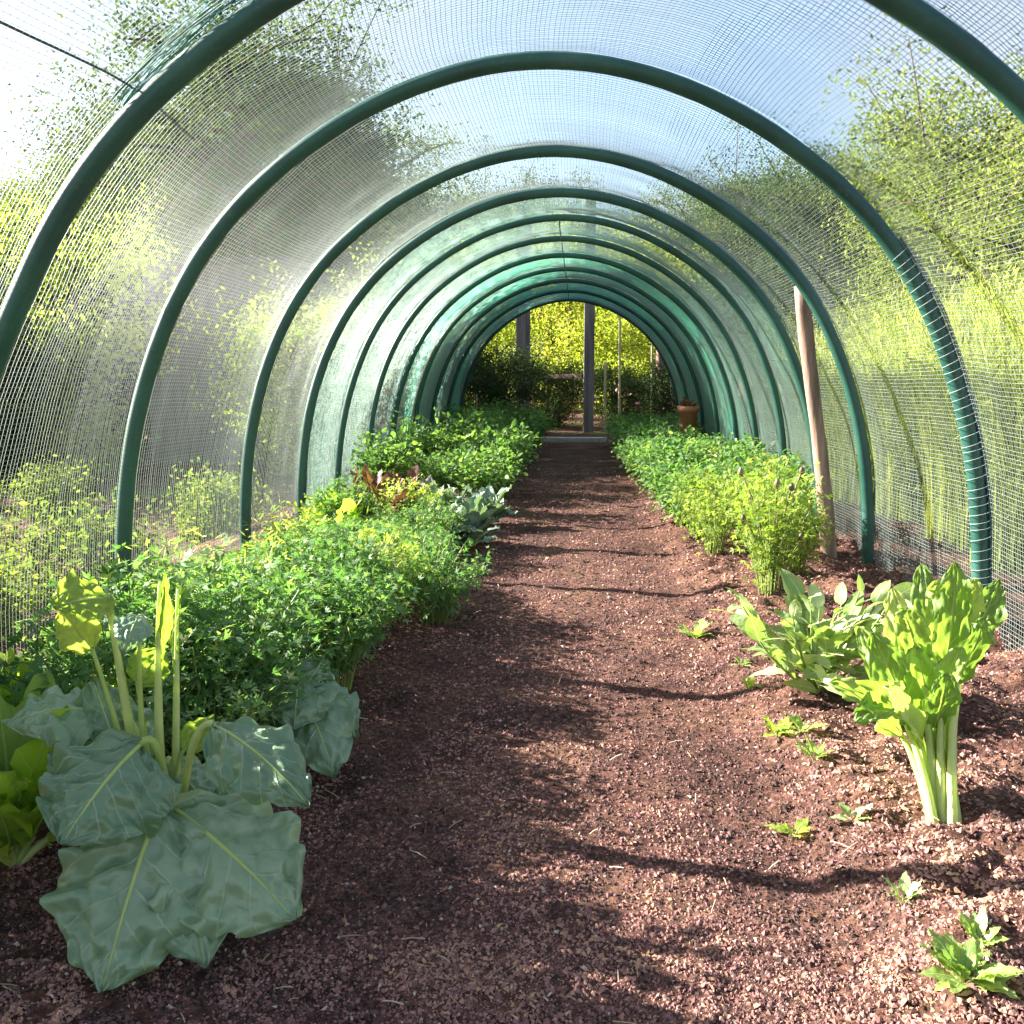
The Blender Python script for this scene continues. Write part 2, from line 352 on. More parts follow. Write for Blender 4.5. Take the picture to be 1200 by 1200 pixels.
# ------------------------------------------------------------------ ground
def soil_h(x, y):
    h = 0.020 * (vnoise(x * 3.1, y * 3.1, 1) - 0.5) + 0.016 * (vnoise(x * 11, y * 11, 2) - 0.5) + 0.012 * (vnoise(x * 33, y * 33, 3) - 0.5)
    bed = np.clip((np.abs(x - 0.05) - 0.42) / 0.22, 0, 1)
    h = h * (0.7 + 0.9 * bed) + 0.045 * bed * bed * (3 - 2 * bed)
    h = h + 0.045 * np.clip((x - 0.55) / 0.2, 0, 1) * (vnoise(x * 11 + 5, y * 11, 21) - 0.4) + 0.022 * np.clip((x - 0.45) / 0.2, 0, 1) * (vnoise(x * 26, y * 26, 22) - 0.5)
    edge = np.clip((1.75 - np.abs(x)) / 0.3, 0, 1)
    return h * edge + 0.012 * edge
def grid_strip(xs, ys):
    X, Y = np.meshgrid(xs, ys, indexing='ij')
    V = np.stack([X, Y, soil_h(X, Y)], -1).reshape(-1, 3)
    i = np.arange(len(xs) * len(ys)).reshape(len(xs), len(ys))
    F = np.stack([i[:-1, :-1], i[1:, :-1], i[1:, 1:], i[:-1, 1:]], -1).reshape(-1, 4)
    return V, F
ys = np.concatenate([np.arange(-0.8, 1.1, 0.05), np.arange(1.1, 3.4, 0.016), np.arange(3.4, 6, 0.035), np.arange(6, 11.85, 0.09)])
V, F = grid_strip(np.arange(-1.75, 1.751, 0.0175), ys)
o = obj('path', mesh_np('path', V, F), M['soil'], kind='structure')
V, F = box(-90, 90, -40, 140, -0.5, -0.02)
o = obj('ground', mesh_np('ground', V, F, smooth=False), M['ground'], kind='structure')

# crumbs of mulch
def crumbs(n, seed):
    r = np.random.default_rng(seed)
    base = np.array([[1, 0, -0.4], [-0.9, 0.3, -0.4], [0, 1, -0.4], [0.1, -1, -0.4], [0.1, 0.1, 0.85]], float)
    T = np.array([[0, 2, 4], [2, 1, 4], [1, 3, 4], [3, 0, 4]])
    u = r.random(n); y = 1.0 / (1 / 0.95 + u * (1 / 8.5 - 1 / 0.95))
    x = r.uniform(-1, 1, n) * np.minimum(1.4, 0.25 + 0.62 * y) + 0.05
    s = (0.0016 + 0.0038 * r.random(n) ** 3.0 * (1 + 0.25 * (x > 0.5))) * np.clip(0.72 + y * 0.2, 0.8, 2.0)
    B = base[None] * (1 + 0.45 * (r.random((n, 5, 1)) - 0.5) * 2) + 0.3 * (r.random((n, 5, 3)) - 0.5)
    B *= s[:, None, None] * np.stack([r.uniform(0.7, 1.5, n), r.uniform(0.6, 1.2, n), r.uniform(0.4, 0.9, n)], -1)[:, None, :]
    a = r.random(n) * 6.28; c, d = np.cos(a)[:, None], np.sin(a)[:, None]
    X = B[..., 0] * c - B[..., 1] * d; Y = B[..., 0] * d + B[..., 1] * c
    tilt = r.normal(0, 0.4, (n, 1)); Z = B[..., 2] + X * tilt
    V = np.stack([X + x[:, None], Y + y[:, None], Z + (soil_h(x, y) + s * 0.25)[:, None]], -1).reshape(-1, 3)
    F = (T[None] + 5 * np.arange(n)[:, None, None]).reshape(-1, 3)
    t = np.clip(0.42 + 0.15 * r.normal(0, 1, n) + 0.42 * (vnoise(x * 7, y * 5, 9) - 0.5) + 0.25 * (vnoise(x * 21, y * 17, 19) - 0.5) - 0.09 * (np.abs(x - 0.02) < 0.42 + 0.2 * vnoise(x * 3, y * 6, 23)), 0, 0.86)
    t[r.random(n) < 0.012] = 1.0
    return V, F, np.repeat(t, 5)
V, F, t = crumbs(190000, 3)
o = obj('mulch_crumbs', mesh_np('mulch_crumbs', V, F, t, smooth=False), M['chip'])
tag(o, 'loose reddish brown mulch crumbs strewn over the path and beds', 'mulch', kind='stuff')
# short straw bits
def straws(n, seed):
    r = np.random.default_rng(seed); ps = []
    for _ in range(n):
        y = 1.0 / (1 / 1.05 + r.random() * (1 / 6.0 - 1 / 1.05)); x = r.uniform(-0.9, 1.2)
        a = r.random() * 6.28; l = r.uniform(0.012, 0.05)
        p = np.array([x, y, soil_h(np.array(x), np.array(y)) + 0.008]); d = np.array([math.cos(a), math.sin(a), r.normal(0, 0.15)]) * l
        V, F = tube_path([p, p + d * 0.5 + [0, 0, 0.002], p + d], 0.0011, 3, False)
        ps.append((V, F, r.random()))
    return join(ps)
V, F, t = straws(130, 5)
o = obj('straw_bits', mesh_np('straw_bits', V, F, t), tint_mat('straw', [(0, (0.3, 0.2, 0.12)), (1, (0.62, 0.52, 0.38))]))
tag(o, 'short pale straw and twig bits lying on the dark mulch', 'straw', kind='stuff')

# ------------------------------------------------------------------ tunnel profile
half = np.array([(1.335, -0.12), (1.335, 0.0), (1.333, 0.23), (1.305, 0.5), (1.255, 0.72), (1.175, 0.94), (1.055, 1.16), (0.885, 1.355), (0.67, 1.515), (0.44, 1.635), (0.2, 1.705), (0, 1.725)])
full = np.vstack([half * [-1, 1], half[-2::-1]])
cl = np.concatenate([[0], np.cumsum(np.linalg.norm(np.diff(full, axis=0), axis=1))])
uu = np.linspace(0, cl[-1], 241)
PX = np.interp(uu, cl, full[:, 0]); PZ = np.interp(uu, cl, full[:, 1])
for _ in range(40):
    PX[1:-1] = 0.25 * PX[:-2] + 0.5 * PX[1:-1] + 0.25 * PX[2:]; PZ[1:-1] = 0.25 * PZ[:-2] + 0.5 * PZ[1:-1] + 0.25 * PZ[2:]
PZ += (1.725 - PZ.max()) * np.clip(PZ / 1.7, 0, 1)
LEN = cl[-1]
def prof(u):
    """u in 0..1 across the hoop, from the left foot over the ridge to the right foot -> x, z, outward normal"""
    q = np.asarray(u) * 240
    x = np.interp(q, np.arange(241), PX); z = np.interp(q, np.arange(241), PZ)
    e = 0.6
    dx = np.interp(np.clip(q + e, 0, 240), np.arange(241), PX) - np.interp(np.clip(q - e, 0, 240), np.arange(241), PX)
    dz = np.interp(np.clip(q + e, 0, 240), np.arange(241), PZ) - np.interp(np.clip(q - e, 0, 240), np.arange(241), PZ)
    l = np.hypot(dx, dz) + 1e-9
    return x, z, -dz / l, dx / l
HOOPS = [-0.4, 0.9, 1.95, 2.86, 3.97, 4.80, 5.55, 6.40, 7.25, 8.2, 9.2, 10.3, 11.5]
HP = np.array(HOOPS)
def lean_x(y): return 0.075 * np.exp(-((np.asarray(y, float) - 1.9) / 0.5) ** 2)
def net_pt(u, y, off, seed=0):
    x, z, nx, nz = prof(u); x = x + lean_x(y) * np.clip(z, 0, 1)
    i = np.clip(np.searchsorted(HP, y) - 1, 0, len(HP) - 2)
    f = np.clip((y - HP[i]) / (HP[i + 1] - HP[i]), 0, 1)
    up = np.clip(z / 1.2, 0, 1)
    sag = -0.034 * np.sin(np.pi * f) ** 0.8 * up * (HP[i + 1] - HP[i])
    nz_ = 0.030 * (vnoise(u * 9 + 3, y * 1.6, 11 + seed) - 0.5) * (0.25 + np.sin(np.pi * f)) + 0.010 * (vnoise(u * 40, y * 7, 12 + seed) - 0.5)
    d = off + sag + nz_
    yy = y + 0.012 * (vnoise(u * 14, y * 3, 14 + seed) - 0.5)
    return np.stack([x + nx * d, yy, np.maximum(z + nz * d, -0.03)], -1), np.stack([nx, 0 * nx, nz], -1)

PIPE = 0.025
# hoops
def hoop_mesh(lean, wob, seed, rad):
    u = np.linspace(0.0, 1.0, 90)
    x, z, nx, nz = prof(u)
    r = np.random.default_rng(seed)
    wv = wob * np.sin(u * 6.28 * 1.3 + r.random() * 6) + 0.5 * wob * np.sin(u * 6.28 * 2.6 + r.random() * 6)
    P = np.stack([x + nx * wv * 0.6 + lean[0] * z, wv + lean[1] * z, z], -1)
    return tube_path(P, rad, 12)
HO = []
for i, y in enumerate(HOOPS):
    rr = random.Random(i)
    V, F = hoop_mesh((rr.uniform(-0.008, 0.008), rr.uniform(-0.01, 0.01)), 0.011, i, PIPE if i < 6 else 0.020)
    lab, grp = '', 'hoops of the far part of the tunnel'
    if i <= 1: lab, grp = 'dark green plastic hoop at the open end of the netting tunnel', 'hoops at the tunnel mouth'
    if i == 2: lab, grp = 'dark green plastic hoop with netting bunched along one shoulder, wire attached', 'hoops of the netted part of the tunnel'
    if i == 3: lab, grp = 'dark green plastic hoop with pale cord lashed spirally down one leg beside the chard', 'hoops of the netted part of the tunnel'
    if i == 4: lab, grp = 'dark green plastic hoop standing in front of the leaning bare wooden post', 'hoops of the netted part of the tunnel'
    if i == 5: lab, grp = 'dark green plastic hoop where the mint insect netting begins, behind the wooden post', 'hoops of the netted part of the tunnel'
    if i >= 6: lab = ['first', 'second', 'third', 'fourth', 'fifth', 'sixth', 'seventh', 'eighth', 'ninth'][i - 6] + ' thin green hoop past the one where the mint insect netting begins'
    h = thing('tunnel_hoop', lab, 'hoop', (0, y, 0), 0, grp)
    V[:, 0] += lean_x(y) * np.clip(V[:, 2], 0, 1)
    obj('pipe', mesh_np('hoop_pipe', V, F), M['pipe'], h)
    HO.append(h)
# lashing: a cord wound round a hoop from u0 to u1
def lash(h, u0, u1, turns, r_out, r_cord, mat, name, jit=0.0, seed=0):
    n = int(turns * 14); u = np.linspace(u0, u1, n)
    r = np.random.default_rng(seed)
    x, z, nx, nz = prof(u)
    a = np.linspace(0, turns * 2 * np.pi, n) * (-1 if seed % 2 else 1) + 5.0 * jit * (vnoise(np.linspace(0, turns * 0.55, n), 0 * u, seed) - 0.5)
    rad = r_out * (1 + jit * 0.16 * (vnoise(np.linspace(0, turns * 1.7, n), 0 * u, seed + 50) - 0.1))
    u = u + jit * 0.006 * (vnoise(np.linspace(0, turns * 0.8, n), 0 * u, seed + 90) - 0.5); x, z, nx, nz = prof(u)
    P = np.stack([x + nx * (rad * np.cos(a) + 0.004), rad * np.sin(a), z + nz * (rad * np.cos(a) + 0.004)], -1)
    V, F = tube_path(P, r_cord, 5, True)
    return obj(name, mesh_np(name, V, F), mat, h)
lash(HO[3], 0.735, 0.945, 40, PIPE + 0.003, 0.0009, M['cord'], 'lashing_cord', 0.4, 1)
# bunched netting rolled along the same stretches
def bunch(h, u0, u1, rad, seed):
    ps = []
    r = np.random.default_rng(seed)
    for k in range(26):
        n = 60; u = np.linspace(u0, u1, n); x, z, nx, nz = prof(u)
        ph = r.random() * 6.28; f = r.uniform(20, 60)
        a = ph + np.sin(u * f + ph) * 1.0
        d = PIPE + 0.003 + rad * r.random() * np.sin(np.pi * (u - u0) / (u1 - u0)) ** 0.4
        P = np.stack([x + nx * (d + rad * 0.5 * np.cos(a)), rad * np.sin(a) + 0.005 * np.sin(u * f * 2 + k), z + nz * (d + rad * 0.5 * np.cos(a))], -1)
        V, F = tube_path(P, 0.0011, 3, False); ps.append((V, F, r.random()))
    V, F, t = join(ps); V[:, 0] += lean_x(h.location[1]) * np.clip(V[:, 2], 0, 1)
    return obj('bunched_netting', mesh_np('bunched_netting', V, F, t), M['teal'], h, kind='stuff')
bunch(HO[3], 0.73, 0.95, 0.006, 1)
bunch(HO[2], 0.31, 0.41, 0.020, 2)

# netting
def net(y0, y1, pu, py, r, off, su, sy, seed):
    nu = int(LEN / pu); ny = int((y1 - y0) / py)
    rg = np.random.default_rng(seed)
    # lengthwise threads
    U = (np.arange(nu) + 0.5) / nu; U = U + rg.normal(0, 0.08, nu) / nu
    Y = np.linspace(y0, y1, int((y1 - y0) / sy))
    UU, YY = np.meshgrid(U, Y, indexing='ij')
    UU = UU + 0.0035 * (vnoise(YY * 1.3, UU * 6, 31 + seed) - 0.5)
    P, NN = net_pt(UU, YY, off, seed)
    A = NN; B = np.stack([NN[..., 2], 0 * NN[..., 0], -NN[..., 0]], -1)
    V1, F1 = tubes(P, A, B, r)
    t1 = np.repeat(rg.random(nu), len(Y) * 3)
    # crosswise threads
    Y = y0 + (np.arange(ny) + 0.5) * py + rg.normal(0, 0.08, ny) * py
    U = np.linspace(0.015, 0.985, su)
    YY, UU = np.meshgrid(Y, U, indexing='ij')
    YY = YY + 0.03 * (vnoise(UU * 7, YY * 0.9, 41 + seed) - 0.5)
    P, NN = net_pt(UU, YY, off, seed)
    B = np.broadcast_to(np.array([0, 1.0, 0]), NN.shape)
    V2, F2 = tubes(P, NN, B, r)
    t2 = np.repeat(rg.random(ny), su * 3)
    return (V1, F1, t1), (V2, F2, t2)
root = thing('bird_netting', 'pale square mesh bird netting stretched over the hoops as a long tunnel', 'netting', (0, 0, 0))
a, b = net(-0.5, 11.6, 0.0128, 0.0155, 0.00070, PIPE + 0.002, 56, 0.11, 0)
obj('lengthwise_threads', mesh_np('lengthwise_threads', *a), M['net'], root, kind='stuff')
obj('crosswise_threads', mesh_np('crosswise_threads', *b), M['net'], root, kind='stuff')
for (nm0, lab, cat, y0, y1, pt, rd, off, mk, sd) in [
        ('insect_netting', 'fine pale mint insect netting over the middle hoops before the green shade cloth', 'netting', 4.82, 7.35, 0.0098, 0.00060, 0.007, 'mint', 5),
        ('shade_cloth', 'fine green shade cloth over the far end of the tunnel', 'shade cloth', 7.22, 11.55, 0.0078, 0.00075, 0.012, 'cloth', 6)]:
    root = thing(nm0, lab, cat, (0, y0, 0))
    a, b = net(y0, y1, pt, pt, rd, PIPE + off - 0.004, 40, 0.18, sd)
    for q, nm in ((a, 'lengthwise_threads'), (b, 'crosswise_threads')):
        obj(nm, mesh_np(nm0 + '_' + nm, q[0] - np.array([0, y0, 0]), q[1], q[2]), M[mk], root, kind='stuff')

# tension wires
def wire(pts, r, label, name='tension_wire', mat='wire'):
    V, F = tube_path(pts, r, 6)
    return tag(obj(name, mesh_np(name, V, F), M[mat]), label, 'wire')
ux, uz, un, um = prof(np.array([0.5]))
yy = np.linspace(5.5, 11.5, 90)
p, n_ = net_pt(np.full(90, 0.5), yy, -PIPE * 1.25)
p[:, 2] += 0.006; wire(p, 0.003, 'thin dark ridge wire under the shade cloth along the top of the hoops')
p, n_ = net_pt(np.full(70, 0.318), np.linspace(-0.4, 2.3, 70), PIPE + 0.012)
wire(p, 0.0026, 'thin dark wire over the netting at the shoulder of the nearest hoops')

# ------------------------------------------------------------------ leaves
def leaf_between(p0, p1, width, nrm, bulge=0.1, shape='ovate', wave=0.1, fold=0.12, seed=0, nt_=14, ns=10, ruffle=0.02, tint=0.5, cup=0.0, pucker=0.0, holes=0):
    """a broad leaf: midrib bowed from p0 to p1, width across, nrm = the way its upper face looks"""
    r = np.random.default_rng(seed)
    p0 = np.asarray(p0, float); p1 = np.asarray(p1, float); nrm = unit(nrm)
    Lg = np.linalg.norm(p1 - p0)
    t = np.linspace(0, 1, nt_ + 1)
    c = 0.5 * (p0 + p1) + nrm * bulge * Lg
    mid = ((1 - t) ** 2)[:, None] * p0 + (2 * t * (1 - t))[:, None] * c + (t ** 2)[:, None] * p1
    T = unit(np.gradient(mid, axis=0))
    S = unit(np.cross(T, np.broadcast_to(nrm, T.shape))); Nn = np.cross(S, T)
    if shape == 'round': wd = np.sin(np.pi * np.clip(t, 0, 1) ** 0.75) ** 0.62
    elif shape == 'spoon': wd = np.sin(np.pi * t ** 1.5) ** 0.6 * (0.35 + 0.65 * t ** 0.4)
    elif shape == 'lance': wd = np.sin(np.pi * t ** 0.85) ** 0.9
    else: wd = np.sin(np.pi * t ** 0.7) ** 0.75
    wd = np.maximum(wd, 0.02) * width * 0.5
    s = np.linspace(-1, 1, ns + 1)
    ph = r.random(4) * 6.28
    V = np.zeros((nt_ + 1, ns + 1, 3)); uv = np.zeros((nt_ + 1, ns + 1, 2))
    for j, sj in enumerate(s):
        e = abs(sj)
        side = 0 if sj < 0 else 2
        edge = 1 + ruffle * 1.0 * e * np.sin(t * 11 + ph[side]) + ruffle * 0.5 * e * np.sin(t * 23 + ph[side + 1]) + ruffle * 0.45 * e * np.sin(t * 41 + ph[side])
        w_ = wd * sj * edge
        dz = fold * e * wd + cup * e * e * wd + wave * width * 0.5 * e * e * np.sin(t * 9.0 + ph[side]) * np.sin(np.pi * t) + 1.4 * ruffle * width * e ** 3 * np.sin(t * 24 + ph[side + 1]) + 0.8 * ruffle * width * e ** 4 * np.sin(t * 43 + ph[side]) + 0.016 * width * np.sin(t * 34 - e * 11 + ph[0]) * np.sin(np.pi * e)
        V[:, j] = mid + S * w_[:, None] + Nn * dz[:, None]
        uv[:, j] = np.stack([np.full(nt_ + 1, sj), t], -1)
    i = np.arange((nt_ + 1) * (ns + 1)).reshape(nt_ + 1, ns + 1)
    if pucker:
        sg, tg = np.meshgrid(s, t)
        pk = pucker * width * ((vnoise(sg * 5 + seed, tg * 9, 61) - 0.5) * 1.2 + (vnoise(sg * 11 + seed, tg * 20, 62) - 0.5) * 0.6) * np.clip(np.abs(sg) * 5, 0, 1)
        V += Nn[:, None, :] * pk[..., None]
    F = np.stack([i[:-1, :-1], i[1:, :-1], i[1:, 1:], i[:-1, 1:]], -1)
    keep = np.ones(F.shape[:2], bool)
    for _ in range(holes):
        a_, b_ = r.integers(nt_ // 4, nt_ - 1), r.integers(1, ns - 1)
        if abs(b_ - ns / 2) < 1.5: continue
        keep[a_, b_] = False
        if r.random() < 0.5: keep[a_ - 1, b_] = False
        if r.random() < 0.3: keep[a_, b_ - 1] = False
    F = F[keep].reshape(-1, 4)
    rib, rf = tube_path(mid - Nn * 0.0005, np.linspace(0.024, 0.004, nt_ + 1) * width * 0.7 + 0.0004, 6)
    tt = np.full(V.reshape(-1, 3).shape[0], tint)
    return (V.reshape(-1, 3), F, tt, uv.reshape(-1, 2)), (rib, rf)
def add_leaf(root, base, mat, ribmat, *a, **k):
    (V, F, t, uv), (rv, rf) = leaf_between(*a, **k)
    lf = obj('leaf', mesh_np('leaf', V - base, F, t, uv), mat, root)
    obj('midrib', mesh_np('midrib', rv - base, rf, np.full(len(rv), 0.5)), ribmat, lf)
    return lf
def bez(p0, c, p1, n=14):
    t = np.linspace(0, 1, n)[:, None]
    return (1 - t) ** 2 * np.asarray(p0) + 2 * t * (1 - t) * np.asarray(c) + t ** 2 * np.asarray(p1)
def add_stalk(root, base, mat, p0, c, p1, r0, r1, name='stalk', tint=0.5):
    P = bez(p0, c, p1)
    V, F = tube_path(P, np.linspace(r0, r1, len(P)), 14)
    nn = len(P) * 14; Q = np.repeat(P, 14, 0); V[:nn] = Q + (V[:nn] - Q) * (1 + 0.09 * np.where(np.arange(nn) % 2 == 0, 1, -1))[:, None] * (1 + 0.06 * np.sin(np.arange(nn) // 14 * 1.7))[:, None]
    return obj(name, mesh_np(name, V - base, F, np.full(len(V), tint)), mat, root)

TOCAM = lambda p, up=0.5, side=0.0: unit(unit(CAM - np.asarray(p)) + np.array([side, 0, up]))

# ---- big collard in the front of the bed
cb = gp(200, 1062); cb[2] = soil_h(cb[0], cb[1])
rt = thing('collard_plant', 'large blue green collard with broad drooping leaves and pale upright stems', 'plant', tuple(cb))
cl_leaves = [  # base px, Y, tip px, Y, width m, up, side, bulge, shape, seed, material, wave
    ((186, 945), 1.39, (122, 1186), 1.245, 0.25, 0.25, -0.15, 0.12, 'round', 1, 'collard', 0.16),
    ((205, 948), 1.42, (345, 1078), 1.335, 0.235, 0.45, 0.20, 0.14, 'round', 2, 'collard', 0.14),
    ((208, 970), 1.42, (240, 1135), 1.29, 0.15, 0.10, 0.30, 0.08, 'ovate', 3, 'collard', 0.14),
    ((165, 872), 1.42, (72, 990), 1.27, 0.20, 0.55, -0.10, 0.16, 'round', 4, 'collard', 0.12),
    ((150, 915), 1.50, (108, 795), 1.54, 0.15, -0.15, 0.1, 0.06, 'ovate', 5, 'collard', 0.10),
    ((135, 835), 1.55, (8, 850), 1.46, 0.13, 0.9, -0.5, 0.24, 'ovate', 6, 'collard', 0.20),
    ((252, 850), 1.47, (362, 945), 1.36, 0.135, 0.6, 0.15, 0.18, 'ovate', 7, 'collard', 0.12),
    ((196, 890), 1.52, (255, 960), 1.46, 0.11, 0.5, 0.2, 0.10, 'ovate', 8, 'collard', 0.12),
    ((128, 700), 1.50, (62, 712), 1.42, 0.095, 0.3, -0.5, 0.22, 'ovate', 9, 'collardyoung', 0.25),
    ((163, 722), 1.48, (143, 768), 1.38, 0.060, 0.9, 0.3, 0.5, 'ovate', 10, 'collard', 0.15),
    ((187, 775), 1.50, (193, 668), 1.50, 0.030, 0.1, 1.6, 0.06, 'lance', 11, 'collardyoung', 0.3),
    ((206, 790), 1.52, (214, 684), 1.54, 0.034, 0.1, -1.4, 0.08, 'lance', 15, 'collardyoung', 0.3),
    ((160, 800), 1.50, (190, 760), 1.53, 0.07, 0.5, 0.5, 0.2, 'ovate', 12, 'collardyoung', 0.25),
    ((120, 870), 1.54, (66, 915), 1.42, 0.11, 0.5, -0.3, 0.15, 'ovate', 13, 'collard', 0.15),
    ((240, 900), 1.54, (305, 985), 1.46, 0.13, 0.6, 0.2, 0.16, 'ovate', 14, 'collard', 0.15),
    ((215, 880), 1.50, (250, 840), 1.55, 0.05, 0.5, 0.3, 0.2, 'ovate', 16, 'collardyoung', 0.3),
    ((108, 760), 1.52, (72, 712), 1.50, 0.07, 0.2, -0.4, 0.2, 'ovate', 17, 'collardyoung', 0.3),
]
for (b0, y0, t0, y1, wd, up, sd, bl, sh, seed, mt, wv) in cl_leaves:
    p0, p1 = at(*b0, y0 - 0.17), at(*t0, y1 - 0.17); wd *= 0.92
    p1[2] = max(p1[2], soil_h(p1[0], p1[1]) + 0.012)
    nrm = TOCAM(0.5 * (p0 + p1), up, sd)
    add_leaf(rt, cb, M[mt], M['stalk'], p0, p1, wd, nrm, bl * (1.35 if wd > 0.1 else 1.0), sh, wv * 0.6, -0.10 if mt == 'collard' else 0.12, seed, 46, 30, 0.05, 0.15 + 0.7 * R.random(), -0.22 if mt == 'collard' else 0.0, 0.085, 0)
for (q0, y0, qc, qt, y1, r0, r1) in [((195, 1000), 1.46, (180, 850), (187, 684), 1.50, 0.0125, 0.0022), ((206, 1000), 1.48, (206, 850), (208, 690), 1.53, 0.0105, 0.0020),
        ((180, 1000), 1.48, (150, 850), (126, 696), 1.50, 0.011, 0.0045), ((190, 1000), 1.46, (158, 880), (164, 720), 1.48, 0.0070, 0.0030),
        ((195, 995), 1.44, (200, 915), (185, 957), 1.38, 0.0085, 0.007), ((200, 995), 1.44, (185, 925), (205, 963), 1.40, 0.0085, 0.007),
        ((200, 1000), 1.46, (205, 950), (208, 977), 1.42, 0.007, 0.006), ((192, 995), 1.46, (200, 830), (164, 873), 1.42, 0.0085, 0.006),
        ((192, 995), 1.49, (180, 920), (150, 915), 1.50, 0.007, 0.006), ((185, 995), 1.49, (168, 810), (133, 836), 1.55, 0.0075, 0.005),
        ((205, 1000), 1.49, (215, 820), (254, 851), 1.47, 0.0075, 0.0055), ((200, 1000), 1.49, (170, 860), (160, 798), 1.50, 0.005, 0.0025),
        ((200, 1000), 1.50, (190, 870), (198, 891), 1.52, 0.006, 0.005), ((195, 1000), 1.50, (150, 860), (118, 871), 1.54, 0.006, 0.0045),
        ((205, 1000), 1.50, (220, 880), (242, 902), 1.54, 0.006, 0.0045), ((200, 1000), 1.48, (196, 900), (216, 879), 1.50, 0.005, 0.003), ((185, 1000), 1.5, (140, 850), (107, 758), 1.52, 0.006, 0.003)]:
    y0 -= 0.17; y1 -= 0.17; r0 *= 0.9; r1 *= 0.9
    p0 = at(*q0, y0); p0 = cb + (p0 - cb) * [0.6, 0.6, 0.0]; p0[2] = cb[2] - 0.01
    p1 = at(*qt, y1); c = at(*qc, 0.5 * (y0 + y1))
    add_stalk(rt, cb, M['stalk'], p0, c, p1, r0, r1, 'stalk', 0.3 + 0.6 * R.random())

# ---- second brassica behind it
b2 = gp(368, 890); b2[2] = soil_h(b2[0], b2[1])
rt = thing('collard_plant', 'smaller blue green brassica with hanging leaves at the edge of the mulch path', 'plant', tuple(b2))
for (b0, y0, t0, y1, wd, up, sd, bl, sh, seed, mt) in [
    ((352, 805), 1.86, (394, 930), 1.70, 0.155, 0.15, 0.1, 0.10, 'ovate', 21, 'collard'), ((345, 800), 1.87, (285, 805), 1.78, 0.12, 0.9, -0.2, 0.25, 'ovate', 22, 'collard'),
    ((350, 795), 1.87, (345, 855), 1.74, 0.15, 0.8, 0.0, 0.3, 'round', 23, 'collard'), ((365, 800), 1.90, (418, 865), 1.84, 0.12, 0.4, 0.3, 0.15, 'ovate', 24, 'collard'),
    ((345, 830), 1.84, (315, 885), 1.72, 0.12, 0.3, -0.2, 0.12, 'ovate', 25, 'collard'), ((355, 810), 1.92, (380, 770), 1.98, 0.12, 0.2, 0.1, 0.12, 'ovate', 26, 'collard'), ((365, 830), 1.84, (368, 920), 1.74, 0.12, 0.2, 0.2, 0.12, 'ovate', 27, 'collard')]:
    p0, p1 = at(*b0, y0), at(*t0, y1); p1[2] = max(p1[2], 0.06)
    add_leaf(rt, b2, M[mt], M['stalk'], p0, p1, wd, TOCAM(p0, up, sd), bl, sh, 0.18, -0.08, seed, 34, 22, 0.05, 0.3 + 0.5 * R.random(), -0.2, 0.085, 0)
    add_stalk(rt, b2, M['stalk'], b2 + [R.uniform(-.02, .02), R.uniform(-.02, .02), -0.01], 0.5 * (b2 + p0) + [0, 0, 0.05], p0 + unit(p1 - p0) * 0.006, 0.008, 0.005, 'stalk', R.random())

# ---- lettuce at the net edge by the collard
def rosette(name, label, base, n, ln, wd, mat, seed, el=(0.5, 1.2), group=None, shape='ovate', cat='plant', ribmat='stalk', az0=0, wave=0.2, ruffle=0.05):
    r = np.random.default_rng(seed); base = np.asarray(base, float)
    rt = thing(name, label, cat, tuple(base), 0, group)
    for k in range(n):
        az = az0 + k * 2.4 + r.normal(0, 0.25); e = r.uniform(*el); l = ln * r.uniform(0.7, 1.1)
        d = np.array([math.cos(az) * math.cos(e), math.sin(az) * math.cos(e), math.sin(e)])
        p0 = d * l * 0.22; p1 = p0 + d * l * 0.85 + np.array([0, 0, -l * 0.22 * math.cos(e)])
        nrm = unit(np.array([-math.cos(az) * math.sin(e), -math.sin(az) * math.sin(e), math.cos(e)]) + 0.15 * r.normal(0, 1, 3))
        add_leaf(rt, np.zeros(3), M[mat], M[ribmat], p0, p1, wd * l / ln * r.uniform(0.8, 1.15), nrm, 0.14, shape, wave, 0.12, seed * 100 + k, 12, 6, ruffle, r.uniform(0.2, 0.8))
        add_stalk(rt, np.zeros(3), M[ribmat], (0, 0, -0.01), p0 * 0.5, p0 + unit(p1 - p0) * 0.004, 0.005 * l / 0.2, 0.003 * l / 0.2, 'stalk', r.random())
    return rt
for k, (px, py) in enumerate([(18, 1010), (-30, 960), (38, 925)]):
    p = gp(px, py); p[2] = soil_h(p[0], p[1])
    rosette('lettuce_plant', 'bright yellow green loose lettuce growing between the large collard and the netting', p, 24, 0.29, 0.10, 'lettuce', 40 + k, (0.5, 1.45), 'lettuces beside the collard', ruffle=0.09)

